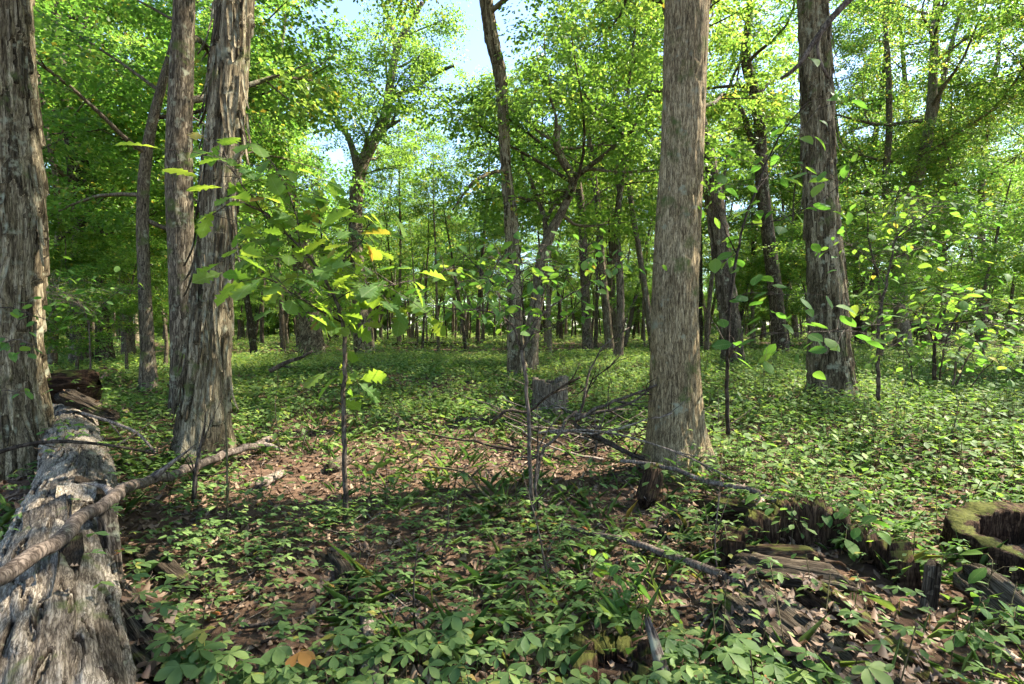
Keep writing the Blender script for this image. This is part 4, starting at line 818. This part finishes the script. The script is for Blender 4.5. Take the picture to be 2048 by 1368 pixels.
sapling('young_tree', 'slim dark sapling curving up between the shaggy grey trunk and the wide shrub', 6.3, [
    ([(1758, 800, 0), (1756, 700, 0), (1760, 620, 0), (1772, 570, 0), (1782, 520, 0), (1795, 470, 0), (1850, 430, 0)], .024, .006, 1.6), ([(1790, 480, 0), (1840, 440, -.3), (1880, 405, -.5)], .008, .003, 1.6), ([(1772, 570, 0), (1740, 520, .2), (1700, 490, .2)], .007, .003, 1.4), ([(1782, 520, 0), (1830, 500, .2), (1900, 480, .3)], .007, .003, 1.6), ([(1795, 470, 0), (1790, 410, 0), (1800, 380, 0)], .006, .003, 1.2)],
    BRDM, .10, 190, 65, spread=.28, tiltd=.3)
sapling('young_tree', 'thin pale-stemmed sapling behind the far end of the log', 7.6, [
    ([(181, 752, 0), (180, 700, 0), (178, 640, 0)], .014, .008, 0), ([(178, 645, 0), (150, 600, -.3), (110, 590, -.5), (80, 580, -.6)], .007, .003, 2), ([(178, 650, 0), (160, 615, .2), (100, 560, .2)], .007, .003, 1.6), ([(178, 645, 0), (215, 600, 0), (240, 580, 0)], .006, .003, 1)], BRDM, .11, 130, 66, mat=M_STK, spread=.26, tiltd=.25)
sapling('young_tree', 'leafy twigs hanging in front of the left edge trunk', 4.2, [
    ([(-40, 720, 0), (0, 690, 0), (40, 680, -.1), (70, 690, -.2)], .006, .003, 1.5), ([(-40, 620, 0), (10, 615, 0), (60, 630, -.1), (95, 640, -.1)], .006, .003, 1.5), ([(-40, 800, .1), (10, 780, 0), (40, 790, -.1)], .005, .003, 1)], BRDM, .085, 34, 67, spread=.08)
sapling('young_tree', 'leafy seedling with bright leaves growing over the lower left of the log', 2.0, [
    ([(-30, 1330, 0), (20, 1290, 0), (60, 1250, .05), (110, 1225, .1)], .005, .002, 1), ([(-30, 1330, 0), (30, 1290, .1), (110, 1280, .15)], .004, .002, 1), ([(-30, 1330, 0), (-10, 1260, 0), (30, 1220, .05)], .004, .002, 1)], BRDM, .095, 26, 68, mat=M_STM, spread=.06, cat='seedling')

sapling('creeping_vine', 'pale glossy vine leaves heaped over the broken stump near the bottom edge', 2.5, [
    ([(1210, 1330, -.1), (1200, 1240, 0), (1190, 1180, .15), (1180, 1120, .3)], .005, .002, 1), ([(1240, 1330, -.1), (1260, 1250, 0), (1280, 1200, .1), (1250, 1140, .3)], .004, .002, 1.2), ([(1200, 1330, -.1), (1230, 1270, .05), (1200, 1210, .2), (1220, 1150, .3)], .004, .002, 1.2), ([(1230, 1330, -.1), (1300, 1280, 0), (1330, 1240, .1)], .004, .002, .8)], BRDM, .085, 74, 71, mat=M_STM, spread=.075, cat='vine')
sapling('broadleaf_seedling', 'clump of broad pale leaves above the hollow stump', 3.5, [
    ([(1620, 1075, 0), (1610, 1030, 0), (1580, 1000, 0), (1560, 985, 0)], .005, .002, 1), ([(1620, 1075, 0), (1640, 1020, -.1), (1690, 1000, -.1), (1730, 1010, -.1)], .005, .002, 1.2), ([(1625, 1075, 0), (1680, 1050, -.2), (1740, 1055, -.3)], .004, .002, 1)], BRDM, .11, 44, 72, mat=M_STM, spread=.09, tiltd=.2, cat='seedling')
sapling('broadleaf_seedling', 'small green seedling growing out of the far part of the fallen log', 4.6, [
    ([(130, 900, 0), (132, 880, 0), (128, 850, 0)], .004, .002, 1), ([(130, 900, 0), (150, 875, -.1), (165, 865, -.1)], .003, .002, 1)], BRDM, .09, 14, 73, mat=M_STM, spread=.06, tiltd=.2, cat='seedling')
sapling('broadleaf_seedling', 'three-leaved seedling in front of the mossy stump at the right edge', 2.7, [
    ([(1975, 1215, 0), (1978, 1160, 0), (1985, 1120, 0)], .004, .002, 1)], BRDM, .11, 7, 74, mat=M_STM, spread=.04, tiltd=.15, cat='seedling')
sapling('broadleaf_seedling', 'bright green round-leaved seedling in the litter at the lower right edge', 2.3, [
    ([(1930, 1290, 0), (1940, 1240, 0), (1960, 1205, 0)], .004, .002, 1), ([(1930, 1290, 0), (1990, 1250, 0), (2030, 1240, 0)], .003, .002, 1.2)], BRDM, .07, 20, 75, mat=M_STM, spread=.05, tiltd=.25, cat='seedling')

# ------------------------------------------------------------------ forest floor: litter and green cover
BLK = [(t[0].location.x, t[0].location.y, t[2][3]*1.0) for t in TREES.values()]+[(1.80, 3.0, .30), (3.36, 3.22, .5), (.45, 2.2, .16)]
def blocked(x, y, pad=.02, inside=False, onlog=.93):
    b = np.zeros(len(x), bool)
    for cx, cy_, r in (BLK[:-3] if inside else BLK): b |= (x-cx)**2+(y-cy_)**2 < (r+pad)**2
    ax, ay = L0.x, L0.y; dx, dy = L1.x-ax, L1.y-ay; t = np.clip(((x-ax)*dx+(y-ay)*dy)/(dx*dx+dy*dy), 0, 1)
    return b | (np.hypot(x-ax-t*dx, y-ay-t*dy) < LOGR*.9) & (h2(np.round(x*97), np.round(y*89)) < onlog)
def top(x, y):
    """height of the floor or of the wood lying on it"""
    z = gz(x, y)
    for p0, p1, r, fl in WOODS:
        dx, dy = p1.x-p0.x, p1.y-p0.y; t = np.clip(((x-p0.x)*dx+(y-p0.y)*dy)/(dx*dx+dy*dy), 0, 1); d = np.hypot(x-p0.x-t*dx, y-p0.y-t*dy)
        z = np.where(d < r*.97, np.maximum(z, p0.z+t*(p1.z-p0.z)+fl*np.sqrt(np.maximum(r*r-d*d, 0))), z)
    return z
def cover(x, y):
    """share of the floor under green plants"""
    px = 1024+FPX*x/np.maximum(y, .1)
    c = .66+.34*sst(7.5, 10.5, y)
    c = c*(1-.58*sst(3.9, 4.6, y)*(1-sst(6.5, 8.5, y))*sst(380, 560, px)*(1-sst(1120, 1290, px)))
    c = np.maximum(c, sst(1.3, 2.2, x)*sst(3.8, 4.8, y))
    c = c*(1-.25*sst(1.0, 1.5, x)*(1-sst(2.9, 3.3, y)))
    c = c*(.30+1.15*sst(.33, .6, fbm(x*1.1+3, y*1.1, 21, 3)))
    return np.clip(c, 0, 1)
def sample(n, y0, y1, g, pw=1.0, side=1.12):
    y = np.sqrt(y0**2+(y1**2-y0**2)*g.random(n)**pw); x = (g.random(n)*2-1)*side*y; return x, y
gF = np.random.default_rng(21)
def litter():
    Vs = MB(); x, y = sample(33000, 1.5, 13, gF, 1.75); k = ~blocked(x, y, inside=True, onlog=.985) & (gF.random(len(x)) < 1.15-.75*cover(x, y)*sst(4, 9, y)); x, y = x[k], y[k]
    n = len(x); w = gF.choice(4, n, p=[.12, .12, .38, .38])
    for t in range(4):
        i = np.where(w == t)[0]; m = len(i); M = rotz(gF.random(m)*6.283)@rotx(gF.normal(0, .24, m))@roty(gF.normal(0, .28, m)); M = M*(gF.uniform(.03, .082, m))[:, None, None]
        V, F, A = replicate(*LEAF_DRY[t], M, np.stack([x[i], y[i], top(x[i], y[i])+gF.uniform(.003, .02, m)], 1), np.clip(gF.beta(2, 2.4, m), 0, .999)); Vs.add(V, F, A)
    o = obj('leaf_litter', Vs.mesh('leaf_litter', M_DRY)); tag(o, 'curled brown dead leaves covering the forest floor', 'leaf litter', kind='stuff')
    mb = MB(); x, y = sample(1500, 1.6, 9, gF, 1.2); k = ~blocked(x, y); x, y = x[k], y[k]
    for xx, yy in zip(x, y):
        a = gF.random()*6.28; l = gF.uniform(.06, .28); z = float(gz(xx, yy))+.02; r = gF.uniform(.0012, .0035); dz = abs(gF.normal(0, .04))
        q = np.array([(xx, yy, z), (xx+math.cos(a)*l*.5, yy+math.sin(a)*l*.5, z+.008+dz*.4), (xx+math.cos(a+.2)*l, yy+math.sin(a+.2)*l, z+dz)])
        V, F = tube(q, np.full(3, r), 3, cap=False); mb.add(V, F, gF.random())
    tag(obj('twig_litter', mb.mesh('twig_litter', M_STK)), 'fine broken twigs scattered through the leaf litter', 'twig litter', kind='stuff')
litter()

CRP = mesh_np('leaflet', LEAF_CREEP[0], LEAF_CREEP[1], M_CRP, None, True)
def palm(g):
    """leaflet matrices of one five-fingered leaf"""
    a = np.array([-2.0, -1.05, 0, 1.05, 2.0])+g.normal(0, .12, 5); s = np.array([.62, .88, 1, .88, .62])*g.uniform(.9, 1.1, 5)
    return rotz(a)@rotx(g.normal(-.22, .14, 5))@roty(g.normal(0, .15, 5)), s, a
def creepers():
    g = np.random.default_rng(33)
    x, y = sample(20000, 1.7, 9.5, g, 1.4); k = ~blocked(x, y) & (g.random(len(x)) < cover(x, y)); x, y = x[k], y[k]
    o_ = np.argsort(np.hypot(x, y)); x, y = x[o_], y[o_]; px = 1024+FPX*x/y; py = HY+FPX*(CAM_H-.15-gz(x, y))/y
    seen = (px > -20) & (px < 2068) & (py < 1390); x, y = x[seen], y[seen]
    stem0 = MB(); stick(stem0, [(0, 0, -.03), (.01, .005, .5), (0, 0, 1)], .003, .0018, 4, .34); stem_me = []
    for hgt in (.05, .09, .13, .17):
        sb = MB(); stick(sb, [(0, 0, -.03), (.012, .005, hgt*.5), (0, 0, hgt)], .0028, .0016, 4, .05); stem_me.append((hgt, sb.mesh('stem', M_STM)))
    joint = []
    for _ in range(8):
        M, s, a = palm(g); mb = MB(); hgt = g.uniform(.06, .18)
        for q in range(5): mb.add(LEAF_CREEP[0]@(M[q]*s[q]*.075).T+np.array((0, 0, hgt)), LEAF_CREEP[1], 0.0)
        stick(mb, [(0, 0, -.03), (.01, .005, hgt*.5), (0, 0, hgt)], .0025, .0015, 3, .1, rnd=0.0); joint.append(mb.mesh('creeper_plant', M_CRP, True))
    lab = 'low five-leaflet creeper seedling growing through the brown litter'; grp = 'creeper seedlings on the near forest floor'
    n1, n2 = 170, 300
    for i in range(min(n1, len(x))):
        hgt, me = stem_me[g.integers(0, 4)]; b = obj('creeper_plant', me, None, (x[i], y[i], float(top(x[i], y[i]))), (g.normal(0, .1), g.normal(0, .1), g.uniform(0, 6.28))); tag(b, lab, 'creeper', grp)
        M, s, a = palm(g); sz = g.uniform(.042, .085)
        for q in range(5):
            lf = obj('leaflet', CRP, b); lf.matrix_local = Matrix.Translation((0, 0, hgt)) @ Matrix((M[q]*s[q]*sz).tolist()).to_4x4()
    for i in range(n1, min(n2, len(x))):
        b = obj('creeper_plant', joint[g.integers(0, 8)], None, (x[i], y[i], float(top(x[i], y[i]))), (g.normal(0, .12), g.normal(0, .12), g.uniform(0, 6.28)), g.uniform(.75, 1.3)); tag(b, lab, 'creeper', grp)
    x, y = x[n2:], y[n2:]; n = len(x); Ms, Ls, A = [], [], []
    for i in range(n):
        M, s, a = palm(g); sz = g.uniform(.035, .085); h = g.uniform(.05, .2); q = slice(1, 4) if g.random() < .35 else slice(0, 5); m = len(M[q]); Ms.append((M*(s*sz)[:, None, None])[q]); Ls.append(np.repeat([[x[i], y[i], float(top(x[i], y[i]))+h]], m, 0)); A.append(np.full(m, g.random())*.7+.3*g.random(m))
    V, F, A = replicate(*LEAF_CREEPFAR, np.concatenate(Ms), np.concatenate(Ls), np.clip(np.concatenate(A), 0, .999))
    tag(obj('creeper_cover', mesh_np('creeper_cover', V, F, M_CRP, {'rnd': A}, True)), 'creeper leaves carpeting the floor a little farther off', 'ground cover', kind='stuff')
creepers()
def green_cover():
    g = np.random.default_rng(35)
    # tall broad-leaved undergrowth on the right
    x, y = sample(9000, 1.9, 14, g, 1.0); k = ((x > 1.1+.25*g.normal(0, 1, len(x))) | (g.random(len(x)) < .16) & (y < 8)) & (x < 1.12*y) & ~blocked(x, y) & (g.random(len(x)) < .35+.65*fbm(x*.9, y*.9, 40)) & ((y > 4.1) | (g.random(len(x)) < .3)); x, y = x[k], y[k]
    Ms, Ls, A = [], [], []; mb = MB()
    for i in range(len(x)):
        h = g.uniform(.16, .42); z = float(gz(x[i], y[i])); n = g.integers(5, 10); tone = g.random(); lx, ly = g.normal(0, .06, 2)
        aa = np.arange(n)*2.4+g.random()*6; t = np.linspace(.45, 1, n); rr = .03+.08*g.random(n)
        Ls.append(np.stack([x[i]+lx*t+rr*np.cos(aa+1.57), y[i]+ly*t+rr*np.sin(aa+1.57), z+h*t], 1)); Ms.append((rotz(aa)@rotx(g.normal(-.12, .2, n))@roty(g.normal(0, .18, n)))*(g.uniform(.05, .115, n)*(.55+.45*float(sst(2.5, 5, y[i]))))[:, None, None]); A.append(tone*.6+.4*g.random(n))
        V, F = tube(np.array([(x[i], y[i], z-.02), (x[i]+lx*.5, y[i]+ly*.5, z+h*.5), (x[i]+lx, y[i]+ly, z+h)]), np.full(3, .003), 3, cap=False); mb.add(V, F, g.random())
    V, F, A = replicate(*LEAF_CREEPFAR, np.concatenate(Ms), np.concatenate(Ls), np.clip(np.concatenate(A), 0, .985))
    o = tag(obj('undergrowth', mesh_np('undergrowth', V, F, M_GCV, {'rnd': A}, True)), 'knee-high broad-leaved undergrowth covering the ground at the right', 'undergrowth', kind='stuff'); s_ = obj('stems', mb.mesh('stems', M_STM), o); s_['kind'] = 'stuff'
    # low green cover of the middle distance and beyond
    Ms, Ls, A = [], [], []
    for n0, y0, y1, smin, smax, hm, cnt in ((25000, 7.0, 22, .055, .12, .26, 6), (13000, 20, 70, .12, .24, .42, 6), (7000, 68, 180, .4, .8, 1.0, 6)):
        x, y = sample(n0, y0, y1, g, 1.0, 1.2); k = ~blocked(x, y) & (g.random(len(x)) < cover(x, y)*1.2); x, y = x[k], y[k]; n = len(x)
        h = g.uniform(.05, 1, n)**1.3*hm*(.5+fbm(x*.5, y*.5, 51)); aa = np.repeat(g.random(n)*6, cnt)+np.tile(np.arange(cnt)*2.4, n); sz = np.repeat(g.uniform(smin, smax, n), cnt)
        tt = np.tile(np.linspace(.4, 1, cnt), n); rr = sz*.8*g.random(n*cnt)
        X = np.repeat(x, cnt)+rr*np.cos(aa+1.57); Y = np.repeat(y, cnt)+rr*np.sin(aa+1.57); Z = np.repeat(gz(x, y)+.03, cnt)+np.repeat(h, cnt)*tt
        Ls.append(np.stack([X, Y, Z], 1)); Ms.append((rotz(aa)@rotx(g.normal(-.1, .3, n*cnt))@roty(g.normal(0, .3, n*cnt)))*sz[:, None, None]); A.append(np.clip(np.repeat(g.random(n), cnt)*.6+.4*g.random(n*cnt), 0, .985))
    V, F, A = replicate(*LEAF_S, np.concatenate(Ms), np.concatenate(Ls), np.concatenate(A))
    tag(obj('ground_cover', mesh_np('ground_cover', V, F, M_GCV, {'rnd': A})), 'low green plants carpeting the forest floor back to the far trees', 'ground cover', kind='stuff')
green_cover()

def grass():
    g = np.random.default_rng(91); x, y = sample(5200, 1.9, 16, g, 1.15); k = ~blocked(x, y) & (fbm(x*.8+9, y*.8, 61) > .42); x, y = x[k], y[k]; n = len(x); c = 3
    X, Y = np.repeat(x, c)+g.normal(0, .015, n*c), np.repeat(y, c)+g.normal(0, .015, n*c); a = g.random(n*c)*6.283
    T = (np.array([(0, 0, 0), (.012, .45, .0), (0, 1, -.3), (-.012, .45, .0)], float), [np.array([(0, 1, 2), (0, 2, 3)])])
    V, F, A = replicate(*T, (rotz(a)@rotx(g.uniform(.5, 1.35, n*c)))*g.uniform(.08, .30, n*c)[:, None, None], np.stack([X, Y, gz(X, Y)-.005], 1), np.clip(g.random(n*c)*.95, 0, .94))
    tag(obj('grass', mesh_np('grass', V, F, M_CRP, {'rnd': A}, True)), 'thin grass blades between the creepers', 'grass', kind='stuff')
grass()
